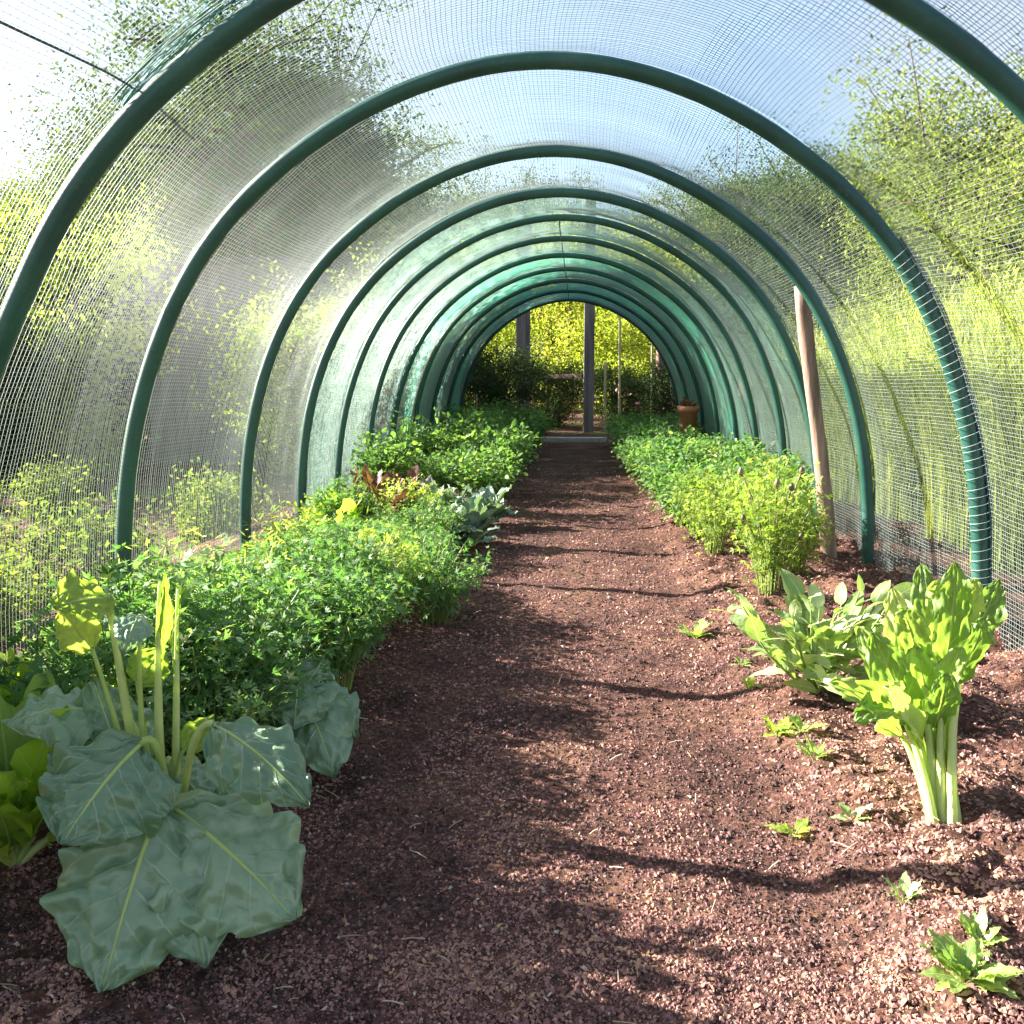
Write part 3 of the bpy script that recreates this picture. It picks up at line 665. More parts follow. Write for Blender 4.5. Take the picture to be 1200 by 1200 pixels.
# ---- chard with pale stalks
hb = gp(1096, 955); hb[2] = soil_h(hb[0], hb[1])
rt = thing('chard_plant', 'upright chard with thick pale stalks and glossy yellow green leaves beside the lashed hoop', 'plant', tuple(hb))
ch = [((1060, 862), 1.72, (972, 812), 1.62, 0.085, 0.5, -0.3, 0.2, 1), ((1072, 845), 1.74, (1022, 752), 1.70, 0.085, 0.3, -0.4, 0.18, 2), ((1085, 800), 1.78, (1045, 700), 1.78, 0.09, 0.1, -0.3, 0.14, 3),
      ((1108, 780), 1.74, (1118, 670), 1.70, 0.075, 0.2, 0.2, 0.16, 4), ((1130, 765), 1.82, (1170, 690), 1.82, 0.07, 0.2, 0.4, 0.16, 5), ((1080, 870), 1.69, (1035, 815), 1.61, 0.07, 0.5, 0.0, 0.25, 6),
      ((1094, 860), 1.70, (1108, 800), 1.63, 0.06, 0.5, 0.2, 0.3, 7), ((1096, 780), 1.84, (1078, 672), 1.88, 0.08, 0.1, 0.0, 0.14, 8), ((1072, 830), 1.82, (1005, 745), 1.86, 0.075, 0.3, -0.5, 0.2, 9),
      ((1120, 800), 1.71, (1150, 735), 1.64, 0.055, 0.3, 0.4, 0.3, 10), ((1090, 840), 1.76, (1068, 765), 1.70, 0.08, 0.3, 0.0, 0.25, 11), ((1112, 770), 1.80, (1100, 690), 1.74, 0.07, 0.5, -0.2, 0.3, 12),
      ((1066, 850), 1.70, (1000, 858), 1.60, 0.07, 0.8, -0.1, 0.3, 13), ((1082, 790), 1.74, (1058, 725), 1.66, 0.06, 0.6, -0.3, 0.35, 14), ((1125, 745), 1.76, (1138, 690), 1.70, 0.055, 0.6, 0.2, 0.35, 15), ((1102, 820), 1.70, (1128, 770), 1.64, 0.05, 0.6, 0.1, 0.3, 16)]
for (b0, y0, t0, y1, wd, up, sd, bl, seed) in ch:
    p0, p1 = at(*b0, y0), at(*t0, y1); p1 = p1 + np.array([0, 0, 0.018])
    add_leaf(rt, hb, M['chard'], M['stalk'], p0, p1, wd * 0.88, TOCAM(0.5 * (p0 + p1), up + 0.25, sd), bl * 1.5, 'round', 0.40, 0.16, 60 + seed, 34, 20, 0.065, 0.05 + 0.85 * R.random(), 0.0, 0.13, 0)
    s0 = hb + np.array([(p0[0] - hb[0]) * 0.36, R.uniform(-0.035, 0.03), -0.015])
    c = 0.5 * (s0 + p0) + np.array([(hb[0] - p0[0]) * 0.22, 0, 0.02])
    add_stalk(rt, hb, M['stalk'], s0, c, p0 + (p1 - p0) * 0.06, 0.0095, 0.0040, 'stalk', 0.3 + 0.6 * R.random())

# ---- sage
sb = gp(955, 805); sb[2] = soil_h(sb[0], sb[1])
rt = thing('sage_plant', 'grey green velvety sage with long pale leaves between the chard and the wooden post', 'plant', tuple(sb))
(lv, lf, lt, luv), _ = leaf_between((0, 0, 0), (0.1, 0, -0.012), 0.048, (0, 0, 1), 0.16, 'ovate', 0.12, 0.14, 3, 7, 4, 0.012, 0.55)
sage_leaf = [mesh_np('sage_leaf', lv, lf, np.full(len(lv), tt), luv) for tt in (0.3, 0.5, 0.75)]
rs = np.random.default_rng(12)
for k in range(22):
    az = k * 2.4; e = rs.uniform(0.45, 1.4); l = rs.uniform(0.16, 0.30)
    d = np.array([math.cos(az) * math.cos(e), math.sin(az) * math.cos(e), math.sin(e)])
    p1 = d * l; c = p1 * 0.5 + np.array([d[0], d[1], 0]) * 0.03 - [0, 0, 0.01]
    P = bez((d[0] * 0.01, d[1] * 0.01, -0.01), c, p1, 8)
    V, F = tube_path(P, np.linspace(0.004, 0.002, 8), 5)
    obj('stem', mesh_np('sage_stem', V, F, np.full(len(V), 0.4)), M['herbstem'], rt)
    for j in range(8):
        f = 0.35 + 0.65 * j / 7; q = P[int(f * 7)]
        a2 = az + (1.1 if j % 2 else -1.1) * (1.15 - 0.7 * f) + rs.normal(0, 0.3)
        o = obj('leaf', sage_leaf[rs.integers(3)], M['sage'], rt, tuple(q), (rs.normal(0, 0.4), -rs.uniform(-0.2, 0.9) - 0.25 * f, a2), rs.uniform(0.5, 1.0))

# ---- herb generator: many small leaves on thin stems
TRI = (np.array([[0, 0, 0], [0.45, 0.20, 0.04], [1.0, 0, -0.05], [0.45, -0.20, 0.04],
                 [0.12, 0.06, 0], [0.25, 0.40, 0.02], [0.62, 0.72, -0.08], [0.52, 0.34, 0.0],
                 [0.12, -0.06, 0], [0.25, -0.40, 0.02], [0.62, -0.72, -0.08], [0.52, -0.34, 0.0]], float),
       np.array([[0, 3, 2, 1], [4, 7, 6, 5], [8, 9, 10, 11]]))
OVAL = (np.array([[0, 0, 0], [0.35, 0.27, 0.07], [0.72, 0.22, 0.05], [1.0, 0, -0.06], [0.72, -0.22, 0.05], [0.35, -0.27, 0.07], [0.35, 0, 0], [0.72, 0, 0]], float),
        np.array([[0, 6, 1, 0], [6, 7, 2, 1], [7, 3, 2, 7], [0, 5, 6, 0], [6, 5, 4, 7], [7, 4, 3, 7]]))
OVAL = (OVAL[0], np.array([[0, 6, 7, 1], [1, 7, 3, 2], [0, 5, 7, 6], [5, 4, 3, 7]]))
OVAL = (np.array([[0, 0, 0], [0.33, 0.28, 0.08], [0.72, 0.22, 0.06], [1.0, 0, -0.06], [0.72, -0.22, 0.06], [0.33, -0.28, 0.08]], float), np.array([[0, 3, 2, 1], [0, 5, 4, 3]]))
KITE = (np.array([[0, 0, 0], [0.4, 0.26, 0.05], [1, 0, -0.05], [0.4, -0.26, 0.05]], float), np.array([[0, 3, 2, 1]]))
THIN = (np.array([[0, 0, 0], [0.4, 0.07, 0.02], [1, 0, -0.05], [0.4, -0.07, 0.02]], float), np.array([[0, 3, 2, 1]]))
def scatter(tpl, P, D, Nn, S, tint):
    """leaf template at points P, along D, facing Nn, sized S"""
    D = unit(D); B = unit(np.cross(Nn, D)); C = np.cross(D, B)
    t, f = tpl; n = len(P)
    V = P[:, None] + S[:, None, None] * (t[None, :, 0:1] * D[:, None] + t[None, :, 1:2] * B[:, None] + t[None, :, 2:3] * C[:, None])
    F = (f[None] + len(t) * np.arange(n)[:, None, None]).reshape(-1, f.shape[1])
    return V.reshape(-1, 3), F, np.repeat(tint, len(t))
def herb_meshes(seed, nst, h, spread, tpl, size, per, droop=0.3, start=0.25, twigs=True, tmean=0.45, tsd=0.2, up=0.7):
    r = np.random.default_rng(seed); P, D, NN, S, T = [], [], [], [], []; stems = []
    for k in range(nst):
        az = r.random() * 6.28; sp = spread * math.sqrt(r.random()); hh = h * (1 - 0.3 * (sp / spread) ** 2) * r.uniform(0.75, 1.1)
        b = np.array([math.cos(az), math.sin(az), 0]) * sp * 0.22; b[2] = -0.015
        tip = np.array([math.cos(az) * sp, math.sin(az) * sp, hh])
        c = np.array([b[0] * 1.6, b[1] * 1.6, hh * 0.65])
        Q = bez(b, c, tip, 8)
        V, F = tube_path(Q, np.linspace(0.0028, 0.0012, 8), 3, False); stems.append((V, F, r.random()))
        ti = np.clip(r.normal(tmean, tsd * 0.6), 0, 1)
        for j in range(per):
            f = start + (1 - start) * r.random() ** 0.75; q = Q[min(7, int(f * 7.99))] + r.normal(0, 0.012 * h / 0.3, 3)
            a = r.random() * 6.28; el = r.normal(0.15, 0.45)
            d = np.array([math.cos(a) * math.cos(el), math.sin(a) * math.cos(el), math.sin(el) - droop * 0.3])
            l = size * r.uniform(1.0, 2.6)
            P.append(q + d * l * r.random()); D.append(d + r.normal(0, 0.25, 3)); NN.append(np.array([0, 0, up]) + r.normal(0, 0.5, 3)); S.append(size * r.uniform(0.55, 1.3)); T.append(np.clip(ti + r.normal(0, tsd * 0.6), 0, 1))
    P = np.array(P); P[:, 2] = np.maximum(P[:, 2], 0.004)
    V, F, t = scatter(tpl, P, np.array(D), np.array(NN), np.array(S), np.array(T))
    return mesh_np('foliage', V, F, t), mesh_np('stems', *join(stems))
def herb(name, label, mats, group, cat='plant', **k):
    a, b = herb_meshes(**k)
    rt = thing(name, label, cat, (0, 0, 0), 0, group)
    obj('foliage', a, M[mats[0]], rt, kind='stuff'); obj('stems', b, M[mats[1]], rt, kind='stuff')
    return rt
class Kind:
    def __init__(s, protos): s.p = protos; s.used = [False] * len(protos)
    def put(s, x, y, sc_, rz, i, z=None):
        i %= len(s.p)
        z = float(soil_h(np.array(x), np.array(y))) if z is None else z
        if not s.used[i]:
            o = s.p[i]; o.location = (x, y, z); o.rotation_euler = (0, 0, rz); o.scale = (sc_,) * 3; s.used[i] = True; return o
        return dup(s.p[i], (x, y, z), rz, sc_)
LB = 'in the bed with the big collard'; RB = 'in the bed with the pale stalked chard'
parsley = Kind([herb('parsley_plant', 'bushy mid green parsley clump with finely cut leaves ' + LB, ('herb', 'herbstem'), 'parsley clumps', seed=100 + i, nst=54, h=0.35, spread=0.23, tpl=TRI, size=0.026, per=26, tmean=0.52, tsd=0.26) for i in range(4)])
for q_, m_ in ((1, 'yellowherb'), (3, 'bushy')): parsley.p[q_].children[0].data.materials[0] = M[m_]
yell = Kind([herb('carrot_plant', 'wispy yellowing feathery herb clump against the netting ' + LB, ('yellowherb', 'herbstem'), 'yellowing herbs', seed=110 + i, nst=30, h=0.30, spread=0.17, tpl=TRI, size=0.020, per=24, tmean=0.5, tsd=0.3) for i in range(2)])
bushy = Kind([herb('basil_plant', 'dense dark green leafy bush with oval leaves ' + LB, ('bushy', 'herbstem'), 'leafy bushes', seed=120 + i, nst=44, h=0.42, spread=0.26, tpl=OVAL, size=0.045, per=20, tsd=0.25) for i in range(3)])
rbush = Kind([herb('potato_plant', 'light green leafy bush with oval leaves ' + RB, ('herb', 'herbstem'), 'light green bushes', seed=130 + i, nst=44, h=0.38, spread=0.24, tpl=OVAL, size=0.042, per=20, tmean=0.6, tsd=0.25) for i in range(3)])
rfeath = Kind([herb('marigold_plant', 'tall feathery yellow green herb with thin stems ' + RB, ('yellowherb', 'herbstem'), 'feathery herbs', seed=140 + i, nst=40, h=0.44, spread=0.20, tpl=TRI, size=0.024, per=30, tmean=0.35, tsd=0.25, start=0.2) for i in range(3)])
rg = np.random.default_rng(77)
# left bed
k = 0
for y in np.arange(2.08, 4.2, 0.2):
    for x in ((-0.45, -0.68, -0.92) if y < 2.55 else (-0.54, -0.74, -0.95)):
        if y < 2.2 and x > -0.5: continue
        parsley.put(x + rg.normal(0, 0.05), y + rg.normal(0, 0.06), rg.uniform(0.68, 1.02) * (0.62 if y > 3.6 else 0.78 if y > 3.0 else 0.95) * (0.72 if x < -0.85 else 1.0), rg.random() * 6, int(rg.choice([0, 0, 0, 1, 2, 2, 3]))); k += 1
for y in np.arange(1.95, 4.6, 0.22):
    yell.put(-1.06 + rg.normal(0, 0.05), y, rg.uniform(0.38, 0.6), rg.random() * 6, k); k += 1
for y in np.arange(4.35, 4.5, 0.26):
    for x in (-0.70, -0.98):
        parsley.put(x + rg.normal(0, 0.03), y + rg.normal(0, 0.04), rg.uniform(0.6, 0.8), rg.random() * 6, k); k += 1
for y in np.arange(5.75, 11.3, 0.38):
    for x in (-0.50, -0.78, -1.06):
        bushy.put(x + rg.normal(0, 0.06), y + rg.normal(0, 0.1), rg.uniform(0.52, 1.12), rg.random() * 6, k); k += 1
shade_plants = Kind([herb('shade_plant', 'tall leafy plant added out of view against the netting to shade the path', ('herb', 'herbstem'), 'added shade plants', seed=150 + i, nst=40, h=0.78, spread=0.15, tpl=OVAL, size=0.06, per=24, tmean=0.55) for i in range(2)])  # out-of-view plants, added to cast shade across the path
for (x, y, s_) in [(-1.23, 1.66, 0.95), (-1.2, 1.42, 0.9), (-1.12, 1.18, 0.95), (-1.1, 0.92, 1.0)]:
    shade_plants.put(x, y, s_, rg.random() * 6, k); k += 1
for (x, y, s_, q_) in [(-0.60, 1.88, 0.95, 0), (-0.80, 1.84, 1.1, 2), (-0.98, 1.78, 0.6, 0), (-0.60, 1.70, 0.85, 0), (-0.76, 1.67, 1.0, 2), (-0.92, 1.60, 0.7, 0), (-0.92, 2.0, 0.75, 0), (-0.70, 2.02, 1.0, 2)]:
    parsley.put(x, y, s_, rg.random() * 6, q_)
dill = Kind([herb('dill_plant', 'thin leggy yellowing herb standing above the parsley ' + LB, ('yellowherb', 'herbstem'), 'leggy herbs', seed=170 + i, nst=8, h=0.5, spread=0.16, tpl=THIN, size=0.05, per=26, tmean=0.6, start=0.3) for i in range(2)])
for (x, y, s_) in [(-0.92, 2.3, 0.7), (-0.8, 2.75, 0.7), (-0.98, 2.6, 0.62), (-0.92, 3.2, 0.6), (-0.7, 2.45, 0.65), (-0.62, 3.2, 0.55)]:
    dill.put(x, y, s_, rg.random() * 6, k); k += 1
# right bed
for y in np.arange(4.9, 11.4, 0.34):
    for x in (0.64, 0.90, 1.14):
        rbush.put(x + rg.normal(0, 0.04) + (0.06 if y < 6 else 0.0), y + rg.normal(0, 0.06), rg.uniform(0.58, 0.92), rg.random() * 6, k); k += 1
for (x, y, s_) in [(0.80, 3.3, 0.9), (0.86, 3.7, 1.0), (0.72, 4.1, 0.8), (0.93, 4.05, 0.8), (0.98, 3.65, 0.62), (0.70, 4.55, 0.75), (0.92, 4.5, 0.8)]:
    rfeath.put(x, y, s_, rg.random() * 6, k); k += 1

# blue cabbages, red leaves, yellow-green plants mid bed
for k, (px, py) in enumerate([(552, 640), (520, 635), (568, 615), (488, 628), (535, 612), (505, 608)]):
    p = gp(px, py); p[2] = soil_h(p[0], p[1])
    rosette('kale_plant', 'blue green kale with crinkled leaves beside the path between parsley and dark bushes', p, 22, 0.25, 0.10, 'blue', 300 + k, (0.25, 1.35), 'blue green kales', wave=0.25, ruffle=0.07)
for k, (px, py) in enumerate([(455, 628), (474, 612), (438, 612)]):
    p = gp(px, py); p[2] = soil_h(p[0], p[1])
    rosette('red_lettuce', 'reddish brown loose leaf lettuce behind the parsley beside the blue green kale', p, 28, 0.31, 0.085, 'red', 320 + k, (0.5, 1.35), 'red lettuces', ribmat='red')
for k, (px, py) in enumerate([(405, 640), (430, 636), (385, 628)]):
    p = gp(px, py); p[2] = soil_h(p[0], p[1])
    rosette('lettuce_plant', 'bright green lettuce beside the red lettuce at the foot of the netting', p, 14, 0.26, 0.12, 'lettuce', 330 + k, (0.4, 1.3), 'lettuces beside the red lettuce')

# seedlings
def seedling(px, py, n, ln, label, mat='lettuce', seed=0):
    p = gp(px, py); p[2] = soil_h(p[0], p[1])
    return rosette('seedling', label, p, n, ln, ln * 0.36, mat, seed, (0.25, 1.0))
seedling(1130, 1150, 26, 0.068, 'largest leafy green seedling standing alone in the mulch in front of the chard', 'chard', 401)
seedling(1148, 1108, 10, 0.05, 'small green seedling right behind the largest seedling', 'chard', 402)
seedling(1058, 1058, 6, 0.055, 'tiny pale seedling beside a shadow bar between the chard and the largest seedling', 'sage', 403)
seedling(930, 980, 8, 0.05, 'tiny yellow green sprout in open mulch between path and chard', 'lettuce', 404)
seedling(955, 890, 7, 0.055, 'tiny dull green sprout in the mulch beside the foot of the chard', 'chard', 405)
seedling(912, 862, 12, 0.06, 'spreading yellow green sprout in the mulch in front of the sage', 'lettuce', 406)
seedling(940, 858, 8, 0.055, 'small green sprout touching the spreading sprout in front of the sage', 'chard', 407)
seedling(878, 808, 7, 0.045, 'tiny bright green sprout beside the path level with the sage', 'lettuce', 408)
seedling(868, 780, 6, 0.045, 'tiny pale green sprout beside the path behind the bright green sprout', 'chard', 409)
seedling(815, 748, 10, 0.075, 'low green sprout at the path edge under the feathery herbs', 'chard', 410)
seedling(1000, 960, 6, 0.045, 'tiny dry yellowish sprout in the mulch at the chard foot', 'sage', 411)

# dry seed heads between the feathery herbs and the hoops
db = gp(905, 690); db[2] = soil_h(db[0], db[1])
rt = thing('dry_plant', 'brown dried plant with round seed heads on pale stems leaning beside the hoop legs', 'plant', tuple(db))
rs = np.random.default_rng(5)
for k in range(9):
    az = rs.random() * 6.28; h = rs.uniform(0.2, 0.42)
    tip = np.array([math.cos(az) * rs.uniform(.02, .14), math.sin(az) * 0.12, h])
    V, F = tube_path(bez((0, 0, -0.01), (tip[0] * 0.3, tip[1] * 0.3, h * 0.6), tip, 8), 0.0028, 4)
    obj('stem', mesh_np('dry_stem', V, F, np.full(len(V), 0.7)), M['dry'], rt)
    q = np.array([[0, 0, -0.014], [0, 0, -0.009], [0, 0, 0], [0, 0, 0.010], [0, 0, 0.016]])
    V, F = tube_path(tip + q, [0.003, 0.009, 0.011, 0.007, 0.002], 6)
    obj('seed_head', mesh_np('seed_head', V, F, np.full(len(V), rs.random())), M['dry'], rt)

# terracotta pot with a seedling, on the bed near the far end
pb = gp(806, 512); pb[0] -= 0.0
def lathe(prof_, k=20):
    a = np.arange(k) * 2 * np.pi / k; n = len(prof_)
    V = np.array([[r_ * math.cos(t), r_ * math.sin(t), z_] for r_, z_ in prof_ for t in a])
    i = np.arange(n * k).reshape(n, k)
    F = np.stack([i[:-1], np.roll(i[:-1], -1, 1), np.roll(i[1:], -1, 1), i[1:]], -1).reshape(-1, 4)
    return V, F
rt = thing('terracotta_pot', 'upright terracotta flower pot among the light green bushes near the tunnel end', 'pot', (pb[0], 10.6, 0.03))
V, F = lathe([(0.001, 0.30), (0.11, 0.30), (0.145, 0.57), (0.16, 0.57), (0.165, 0.63), (0.14, 0.63), (0.13, 0.58), (0.001, 0.57)]); V[:, 2] -= 0.30
obj('bowl', mesh_np('pot', V, F), M['terracotta'], rt)
o = rt; o.location = (at(806, 500, 8.8)[0], 8.8, 0.27); o.scale = (0.62, 0.62, 0.85)
rt2 = thing('pot_stand', 'short wooden block stand under the terracotta pot among the bushes', 'stand', (o.location[0], 8.8, 0))
V, F = box(-0.13, 0.13, -0.13, 0.13, -0.02, 0.268); obj('block', mesh_np('block', V, F, smooth=False), M['greywood'], rt2)
p = np.array([o.location[0], 8.8, 0.49])
rosette('pot_plant', 'reddish leafy plant growing in the terracotta pot near the tunnel end', p, 14, 0.16, 0.06, 'red', 500, (0.4, 1.3))

# ------------------------------------------------------------------ posts and things outside
def post(name, label, p0, p1, r, mat, cat='post', k=12, group=None):
    p0 = np.asarray(p0, float); p1 = np.asarray(p1, float)
    t = np.linspace(0, 1, 14)[:, None]
    P = p0 + (p1 - p0) * t; rr = r * (1.06 - 0.12 * t[:, 0] + 0.06 * np.sin(np.linspace(0, 9, 14)) + 0.03 * np.sin(np.linspace(0, 31, 14)))
    P[:, 0] += 0.25 * r * np.sin(np.linspace(0.3, 5, 14)); P[:, 1] += 0.2 * r * np.sin(np.linspace(2, 8, 14))
    V, F = tube_path(P - p0, rr, k)
    return tag(obj(name, mesh_np(name, V, F), M[mat], None, tuple(p0)), label, cat, group)
post('wooden_post', 'bare pinkish round wooden post leaning against the inside of the netting', (1.225, 4.1, -0.08), (1.045, 4.06, 1.2), 0.032, 'wood')

# far end: edging, posts, rail, stakes
V, F = box(-0.48, 0.48, -0.06, 0.06, -0.05, 0.055)
o = obj('path_edging', mesh_np('path_edging', V, F, smooth=False), M['kerb'], None, (0.0, 11.95, 0)); tag(o, 'pale timber edging laid across the path at the tunnel end', 'edging')
md = o.modifiers.new('b', 'BEVEL'); md.width = 0.012; md.segments = 2
def sqpost(name, label, px, Y, wpx, top, mat):
    x = at(px, 440, Y)[0]; w_ = wpx / FPX * Y * 0.5
    V, F = box(-w_, w_, -w_, w_, -0.4, top)
    o = obj(name, mesh_np(name, V, F, smooth=False), M[mat], None, (x, Y, 0)); tag(o, label, 'post')
    md = o.modifiers.new('b', 'BEVEL'); md.width = 0.01; md.segments = 2
    return o
sqpost('timber_post', 'tall square grey timber post just past the end of the path', 690, 14.2, 12, 3.4, 'greywood')
sqpost('timber_post', 'tall square grey timber post in the shade beside the dark shrubs', 613, 15.0, 16, 3.4, 'greywood')
x0 = at(613, 440, 15.0)[0]; x1 = at(690, 440, 14.2)[0]
L_ = math.hypot(x1 - x0, 0.8)
V, F = box(0.12, L_ - 0.1, -0.025, 0.025, -0.032, 0.032)
o = obj('fence_rail', mesh_np('fence_rail', V, F, smooth=False), M['bark'], None, (x0, 15.0, 0.82), (0, 0, math.atan2(-0.8, x1 - x0))); tag(o, 'grey timber rail joining the two tall square posts', 'rail')
b0 = at(774, 495, 15.0); b0[2] = -0.1
post('wooden_post', 'short round reddish wooden post past the tunnel end beside the pink flowers', b0, at(776, 405, 15.0), 0.075, 'wood')
for j, (px, t, Y) in enumerate([(708, 425, 14.6), (725, 370, 14.8), (763, 400, 14.6), (786, 420, 14.5)]):
    b0 = at(px, 500, Y); b0[2] = -0.1
    post('bamboo_stake', 'thin pale bamboo stake standing among the flowers past the tunnel end', b0, at(px + 2, t, Y), 0.022, 'bamboo', 'stake', 6, 'bamboo stakes')
b0 = at(558, 500, 12.6); b0[2] = -0.1
post('bamboo_stake', 'single short pale stake standing before the dark shrubs at the tunnel end', b0, at(559, 462, 12.6), 0.012, 'bamboo', 'stake', 6)

# small grey shed beyond the netting
sp = gp(236, 545); shw = 0.72
rt = thing('garden_shed', 'small plain grey board shed beyond the netting', 'shed', (sp[0], 8.9, 0), math.radians(-12))
for j in range(10):
    V, F = box(-shw + j * shw * 0.2 + 0.004, -shw + (j + 1) * shw * 0.2 - 0.004, -0.012, 0.012, -0.1, 1.86)
    obj('board', mesh_np('board', V, F, smooth=False), M['shed'], rt)
for s_ in (-1, 1):
    V, F = box(s_ * shw - 0.012, s_ * shw + 0.012, 0.015, 1.1, -0.1, 1.86); obj('side_wall', mesh_np('side_wall', V, F, smooth=False), M['shed'], rt)
V, F = box(-shw - 0.014, shw + 0.014, 1.09, 1.115, -0.1, 1.859); obj('back_wall', mesh_np('back_wall', V, F, smooth=False), M['shed'], rt)
V, F = box(-shw - 0.08, shw + 0.08, -0.1, 1.2, 1.862, 1.91); obj('roof', mesh_np('roof', V, F, smooth=False), M['shedroof'], rt)

# ------------------------------------------------------------------ trees and shrubs
def tree_meshes(seed, h, cr, trunk_h, leaf, n, nlimb=9, dense=0.5, tm=0.45, clump=0.16):
    r = np.random.default_rng(seed); parts = []; tips = []
    top = np.array([r.normal(0, 0.06) * h, r.normal(0, 0.06) * h, h * 0.86])
    TP = bez((0, 0, -0.15), (r.normal(0, 0.05) * h, r.normal(0, 0.05) * h, h * 0.45), top, 12)
    V, F = tube_path(TP, np.linspace(0.026, 0.006, 12) * h * 0.8 + 0.01, 8); parts.append((V, F))
    for k in range(nlimb):
        f = trunk_h + (0.95 - trunk_h) * (k + r.random() * 0.7) / nlimb; q = TP[min(11, int(f / 0.86 * 11) if f < 0.86 else 11)]
        az = k * 2.4 + r.normal(0, 0.4); rad = cr * math.sqrt(max(0.06, 1 - ((f - 0.55) / 0.5) ** 2)) * r.uniform(0.75, 1.15)
        e = q + np.array([math.cos(az) * rad, math.sin(az) * rad, rad * r.uniform(0.05, 0.6)])
        e[2] = min(e[2], h)
        Q = bez(q, 0.5 * (q + e) + [0, 0, rad * 0.18], e, 7)
        V, F = tube_path(Q, np.linspace(0.010, 0.003, 7) * h * 0.6 + 0.004, 5); parts.append((V, F))
        for t in (3, 4, 5, 6): tips.append(Q[t])
        for j in range(3):
            s0 = Q[r.integers(2, 6)]; s1 = s0 + r.normal(0, 0.35, 3) * cr * 0.8 + [0, 0, 0.1 * cr]
            V, F = tube_path(bez(s0, 0.5 * (s0 + s1) + [0, 0, 0.06], s1, 5), np.linspace(0.004, 0.0015, 5) * h * 0.6 + 0.002, 4); parts.append((V, F)); tips.append(s1); tips.append(0.5 * (s0 + s1))
    tips.append(top)
    tips = np.array(tips); m = len(tips)
    ci = r.integers(0, m, n); ct = np.clip(tm + r.normal(0, 0.16, m), 0, 1)
    sz = clump * cr * r.uniform(0.6, 1.35, m) * 1.3
    P = tips[ci] + np.clip(r.normal(0, 0.95, (n, 3)), -1.5, 1.5) * sz[ci][:, None] * [1, 1, 0.75]
    P[:, 2] = np.maximum(P[:, 2], 0.03)
    D = unit(r.normal(0, 1, (n, 3)) + [0, 0, -0.25]); NN = unit(r.normal(0, 0.8, (n, 3)) + [0, 0, 0.8])
    S = leaf * r.uniform(0.6, 1.3, n)
    V, F, t = scatter(KITE, P, D, NN, S, np.clip(ct[ci] + r.normal(0, 0.14, n), 0, 1))
    tv, tf, _ = join(parts)
    return mesh_np('crown', V, F, t), mesh_np('trunk', tv, tf)
def tree_proto(mat, label, name='garden_tree', cat='tree', group=None, **k):
    a, b = tree_meshes(**k)
    rt = thing(name, label, cat, (0, 0, 0), 0, group)
    obj('trunk', b, M['bark'], rt); obj('crown', a, M[mat], rt, kind='stuff')
    return rt
used = set()
def plant(proto, x, y, s_, rz, label=None, group=None, z=-0.02):
    if id(proto) not in used:
        used.add(id(proto)); o = proto; o.location = (x, y, z); o.rotation_euler = (0, 0, rz); o.scale = (s_,) * 3 if not hasattr(s_, '__len__') else s_
        if label: o['label'] = label
        if group: o['group'] = group
        return o
    return dup(proto, (x, y, z), rz, s_, label, group)
TA = [tree_proto('treeA', 'dark green leafy tree', seed=i, h=6, cr=2.0, trunk_h=0.28, leaf=0.072, n=44000, nlimb=32, clump=0.125, group=None) for i in (1, 2)]
TB = [tree_proto('treeB', 'yellow green leafy tree', seed=i, h=5, cr=1.9, trunk_h=0.2, leaf=0.070, n=40000, nlimb=30, clump=0.125, tm=0.5) for i in (3, 4)]
TC = [tree_proto('treeC', 'grey green leafy tree', seed=i, h=7, cr=2.3, trunk_h=0.25, leaf=0.078, n=38000, nlimb=30, clump=0.125) for i in (5,)]
TD = [tree_proto('treeSunlit', 'tree with sunlight put into its leaf colour', seed=i, h=5, cr=1.9, trunk_h=0.12, leaf=0.10, n=16000, nlimb=17, tm=0.5) for i in (13, 14)]
SB = [tree_proto('shrub', 'yellow green shrub', 'garden_shrub', 'shrub', seed=i, h=1.9, cr=0.85, trunk_h=0.08, leaf=0.05, n=12000, nlimb=14, tm=0.55) for i in (7, 8)]
SA = [tree_proto('treeA', 'dark green shrub', 'garden_shrub', 'shrub', seed=i, h=1.5, cr=0.8, trunk_h=0.06, leaf=0.055, n=13000, nlimb=14, tm=0.3) for i in (9,)]
LOW = [tree_proto('treeB', 'low yellow green plant', 'low_plant', 'plant', seed=i, h=0.42, cr=0.34, trunk_h=0.05, leaf=0.05, n=1500, nlimb=8, tm=0.45, clump=0.3) for i in (11, 12)]
def px_x(px, Y): return at(px, 440, Y)[0]
rz = lambda: rg.random() * 6.28
# left side
plant(TA[0], px_x(290, 10.5), 10.5, 0.80, 1.0, 'dark dense tree rising behind the grey shed', 'trees outside the netting')
plant(TB[0], px_x(40, 11), 11, 0.62, 2.0, 'yellow green tree standing beside the red flowering shrub', 'trees outside the netting')
plant(TC[0], px_x(-160, 12), 12.0, 0.6, 0.5, 'grey green tree left standing behind the yellow green tree', 'trees outside the netting')
plant(TB[1], px_x(395, 14), 14, 0.55, 0.4, 'small yellow green tree between the shed and the shade cloth', 'trees outside the netting')
plant(TA[1], px_x(150, 15), 15, 0.62, 2.2, 'dark tree behind the yellow green shrub outside the netting', 'trees outside the netting')
plant(SB[0], px_x(95, 8.2), 8.2, 1.05, 0.2, 'large yellow green shrub in the dark bed beside the shed', 'shrubs outside the netting')
plant(SB[1], px_x(345, 7.6), 7.6, 0.75, 1.2, 'yellow green shrub beside the shed close to the shade cloth', 'shrubs outside the netting')
plant(SB[0], px_x(395, 9.0), 9.0, 0.8, 2.2, 'pale yellow green shrub against the shade cloth', 'shrubs outside the netting')
plant(SA[0], px_x(-60, 7.0), 7.0, 1.0, 2.0, 'dark shrub in the bare bed beside the large yellow green shrub', 'shrubs outside the netting')
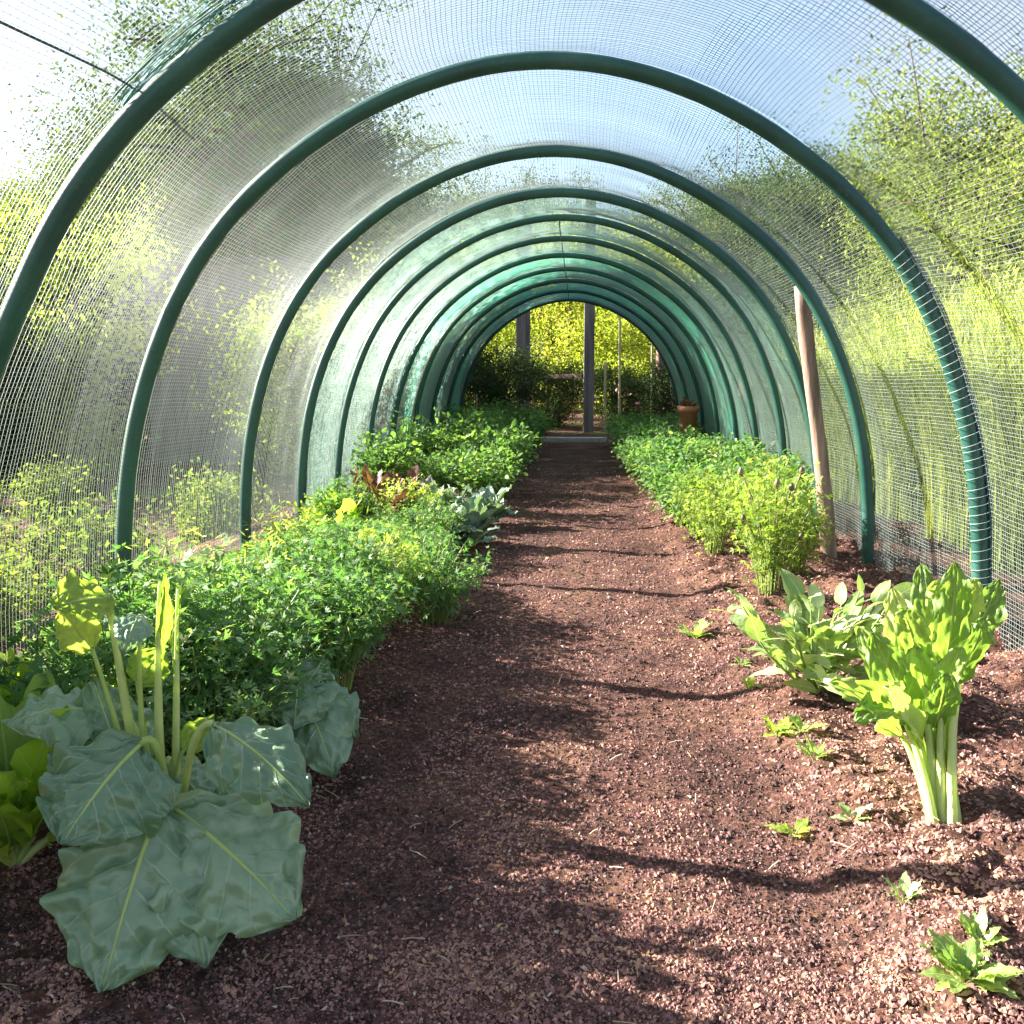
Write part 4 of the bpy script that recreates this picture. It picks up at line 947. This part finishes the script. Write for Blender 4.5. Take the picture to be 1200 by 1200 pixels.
rf = plant(SA[0], px_x(-30, 9.6), 9.6, 1.5, 2.9, 'dark shrub with red flowers standing before the yellow green tree', 'shrubs outside the netting')
plant(TA[1], px_x(345, 12.5), 12.5, 0.76, 0.7, 'dark tree beside the tree behind the grey shed', 'trees outside the netting')
plant(TA[0], px_x(190, 13.5), 13.5, 0.72, 2.7, 'dark tree between the tree behind the shed and the yellow green tree', 'trees outside the netting')
plant(TC[0], px_x(425, 17), 17, 0.7, 2.0, 'grey green tree behind the small yellow green tree by the mint netting', 'trees outside the netting')
for j, (px, Y, s_) in enumerate([(20, 11.5, 1.5), (150, 11.0, 1.5), (240, 12.5, 1.7), (-110, 10.0, 1.5), (330, 14, 1.6), (-220, 8.5, 1.4)]):
    plant(SA[0], px_x(px, Y), Y, s_, rz(), 'big dark shrub in the hedge behind the yellow green shrubs and shed', 'dark hedge outside the netting')
# low plants outside, left
for j in range(20):
    px, py = [(rg.uniform(-120, 120), rg.uniform(690, 770)), (rg.uniform(-150, 110), rg.uniform(590, 610)), (rg.uniform(170, 290), rg.uniform(600, 680))][j % 3]
    q = gp(px, py)
    plant(LOW[j % 2], min(q[0], -1.75), q[1], rg.uniform(0.4, 0.7), rz(), 'low yellow green plant in the open bed outside the netting beside the collard bed', 'low plants outside the collard bed')
# right side
for j, (px, Y, s_, tr) in enumerate([(1180, 10.0, 0.72, TB[0]), (1090, 12.5, 0.66, TB[1]), (960, 14, 0.62, TA[0]), (1290, 8.5, 0.62, TB[1]), (880, 17, 0.72, TA[1]), (1020, 18, 0.66, TC[0]), (1400, 11, 0.8, TA[0])]):
    plant(tr, px_x(px, Y), Y, s_, rz(), ['yellow green tree behind the tall grass', 'yellow green tree behind the tall grass', 'dark tree behind the tall grass beside the shade cloth', 'yellow green tree behind the tall grass', 'tall dark tree behind the shade cloth and posts', 'grey green tree behind the tall grass', 'broad dark tree beyond the end of the tall grass'][j], 'trees behind the tall grass')
# reeds
def reed_meshes(seed, h, n):
    r = np.random.default_rng(seed); m = n
    az = r.random(m) * 6.28; rad = 0.26 * np.sqrt(r.random(m)); hh = h * r.uniform(0.65, 1.08, m)
    b = np.stack([rad * np.cos(az), rad * np.sin(az), np.full(m, -0.03)], -1)
    out = np.stack([np.cos(az), np.sin(az), 0 * az], -1) * (0.10 + 0.28 * r.random(m))[:, None] * h * 0.6
    k = 6; t = np.linspace(0, 1, k)
    P = b[:, None] + out[:, None] * (t ** 2)[None, :, None] + np.stack([0 * hh, 0 * hh, hh], -1)[:, None] * (t * (1 - 0.12 * t))[None, :, None]
    P += r.normal(0, 0.012, P.shape) * t[None, :, None]
    side = unit(np.stack([-np.sin(az + r.normal(0, 1, m)), np.cos(az + r.normal(0, 1, m)), 0 * az], -1))
    wd = 0.0045 * (1 - 0.85 * t) [None, :, None] * r.uniform(0.6, 1.4, (m, 1, 1))
    V = np.stack([P - side[:, None] * wd, P + side[:, None] * wd], 2).reshape(-1, 3)
    i = np.arange(m * k * 2).reshape(m, k, 2)
    F = np.stack([i[:, :-1, 0], i[:, :-1, 1], i[:, 1:, 1], i[:, 1:, 0]], -1).reshape(-1, 4)
    tt = np.repeat(np.clip(r.normal(0.45, 0.22, m), 0, 1), k * 2)
    # feathery side leaves
    q = r.integers(0, m, n * 9); f = r.integers(0, k, n * 9)
    PP = P[q, f] + r.normal(0, 0.02, (n * 9, 3))
    V2, F2, t2 = scatter(THIN, PP, r.normal(0, 0.7, (n * 9, 3)) + [0, 0, 0.7], r.normal(0, 1, (n * 9, 3)), r.uniform(0.03, 0.075, n * 9), np.clip(r.normal(0.5, 0.22, n * 9), 0, 1))
    return join([(V, F, tt), (V2, F2, t2)])
RE = []
for i in (1, 2, 3):
    rt = thing('tall_grass', 'tall yellow green feathery grass clump outside the netting beside the chard bed', 'grass clump', (0, 0, 0), 0, 'tall grass clumps')
    obj('blades', mesh_np('blades', *reed_meshes(i, 1.42, 330)), M['reed'], rt, kind='stuff'); RE.append(rt)
for j in range(150):
    Y = 4.2 + 5.0 * rg.random() ** 1.3; x = rg.uniform(1.95, 2.2 + 0.5 * Y)
    plant(RE[j % 3], x, Y, rg.uniform(0.78, 1.12), rz())
# end of the tunnel
for j, (px, Y, s_, lab) in enumerate([(585, 14.0, 0.75, 'dark shrub in the shade at the foot of the tall post'), (560, 13.2, 0.6, 'dark shrub behind the single short stake'), (640, 15.6, 0.62, 'dark shrub between the two tall square posts'),
                                     (722, 16.5, 0.6, 'dark shrub behind the bamboo stakes'), (752, 15.8, 0.5, 'dark shrub with pink flowers beside the reddish post'), (800, 14.5, 0.6, 'dark shrub behind the reddish post at the tunnel end')]):
    s_ = (s_ * 1.2, s_ * 1.2, s_)
    plant(SA[0], px_x(px, Y), Y, s_, rz(), lab, 'dark shrubs past the tunnel end')
for j, (px, Y, s_, tr) in enumerate([(590, 19, 0.62, TD[0]), (650, 22, 0.8, TD[1]), (735, 20, 0.7, TD[0]), (805, 18, 0.62, TD[1]), (700, 25, 0.9, TD[1]), (540, 24, 0.7, TD[0])]):
    plant(tr, px_x(px, Y), Y, s_, rz(), 'tree with painted sunlit yellow green leaves seen through the tunnel end behind the posts', 'trees past the tunnel end')
# distant tree line
far = [(-300, 24), (-120, 26), (60, 23), (200, 27), (330, 25), (440, 28), (540, 30), (640, 33), (730, 31), (820, 29), (910, 26), (1010, 27), (1110, 24), (1230, 25), (1380, 24), (1500, 22), (-450, 22), (590, 40), (860, 38), (380, 38), (140, 36), (1060, 37)]
for j, (px, Y) in enumerate(far):
    tr = [TA[0], TC[0], TA[1], TB[0], TC[0]][j % 5]
    lab = {'dark': 'dark green tree in the distant tree line', 'yell': 'yellow green tree in the distant tree line', 'grey': 'grey green tree in the distant tree line'}[['dark', 'grey', 'dark', 'yell', 'grey'][j % 5]]
    plant(tr, px_x(px, Y), Y, rg.uniform(0.75, 1.0) * Y / 27, rz(), lab, 'distant tree line')
# flowers
def flower_mesh(n, r_):
    a = np.arange(n) * 2 * np.pi / n; V = [[0, 0, 0]]; F = []
    for k in range(n):
        c, s_ = math.cos(a[k]), math.sin(a[k]); c2, s2 = math.cos(a[k] + 0.5), math.sin(a[k] + 0.5); c3, s3 = math.cos(a[k] - 0.5), math.sin(a[k] - 0.5)
        i = len(V); V += [[c3 * r_ * .6, s3 * r_ * .6, r_ * .25], [c * r_, s_ * r_, r_ * .1], [c2 * r_ * .6, s2 * r_ * .6, r_ * .25]]; F.append([0, i, i + 1, i + 2])
    return mesh_np('flower', np.array(V), np.array(F))
FL = flower_mesh(6, 0.09); FLp = FL.copy(); FLy = flower_mesh(7, 0.035)
def flowers_on(shrub, me, mat, n, rad, h0, h1):
    for k in range(n):
        a = rg.random() * 6.28; q = rad * math.sqrt(rg.random()); 
        obj('flower', me, M[mat], shrub, (math.cos(a) * q, math.sin(a) * q, rg.uniform(h0, h1)), (rg.normal(0.6, 0.4), rg.normal(0, 0.4), rg.random() * 6))
flowers_on(rf, FL, 'petalred', 26, 0.75, 0.7, 1.4)
for o in list(COL.objects):
    if o.get('label') == 'dark shrub with pink flowers beside the reddish post': flowers_on(o, FLp, 'petalpink', 22, 0.7, 0.7, 1.5)
bpy.context.view_layer.update()
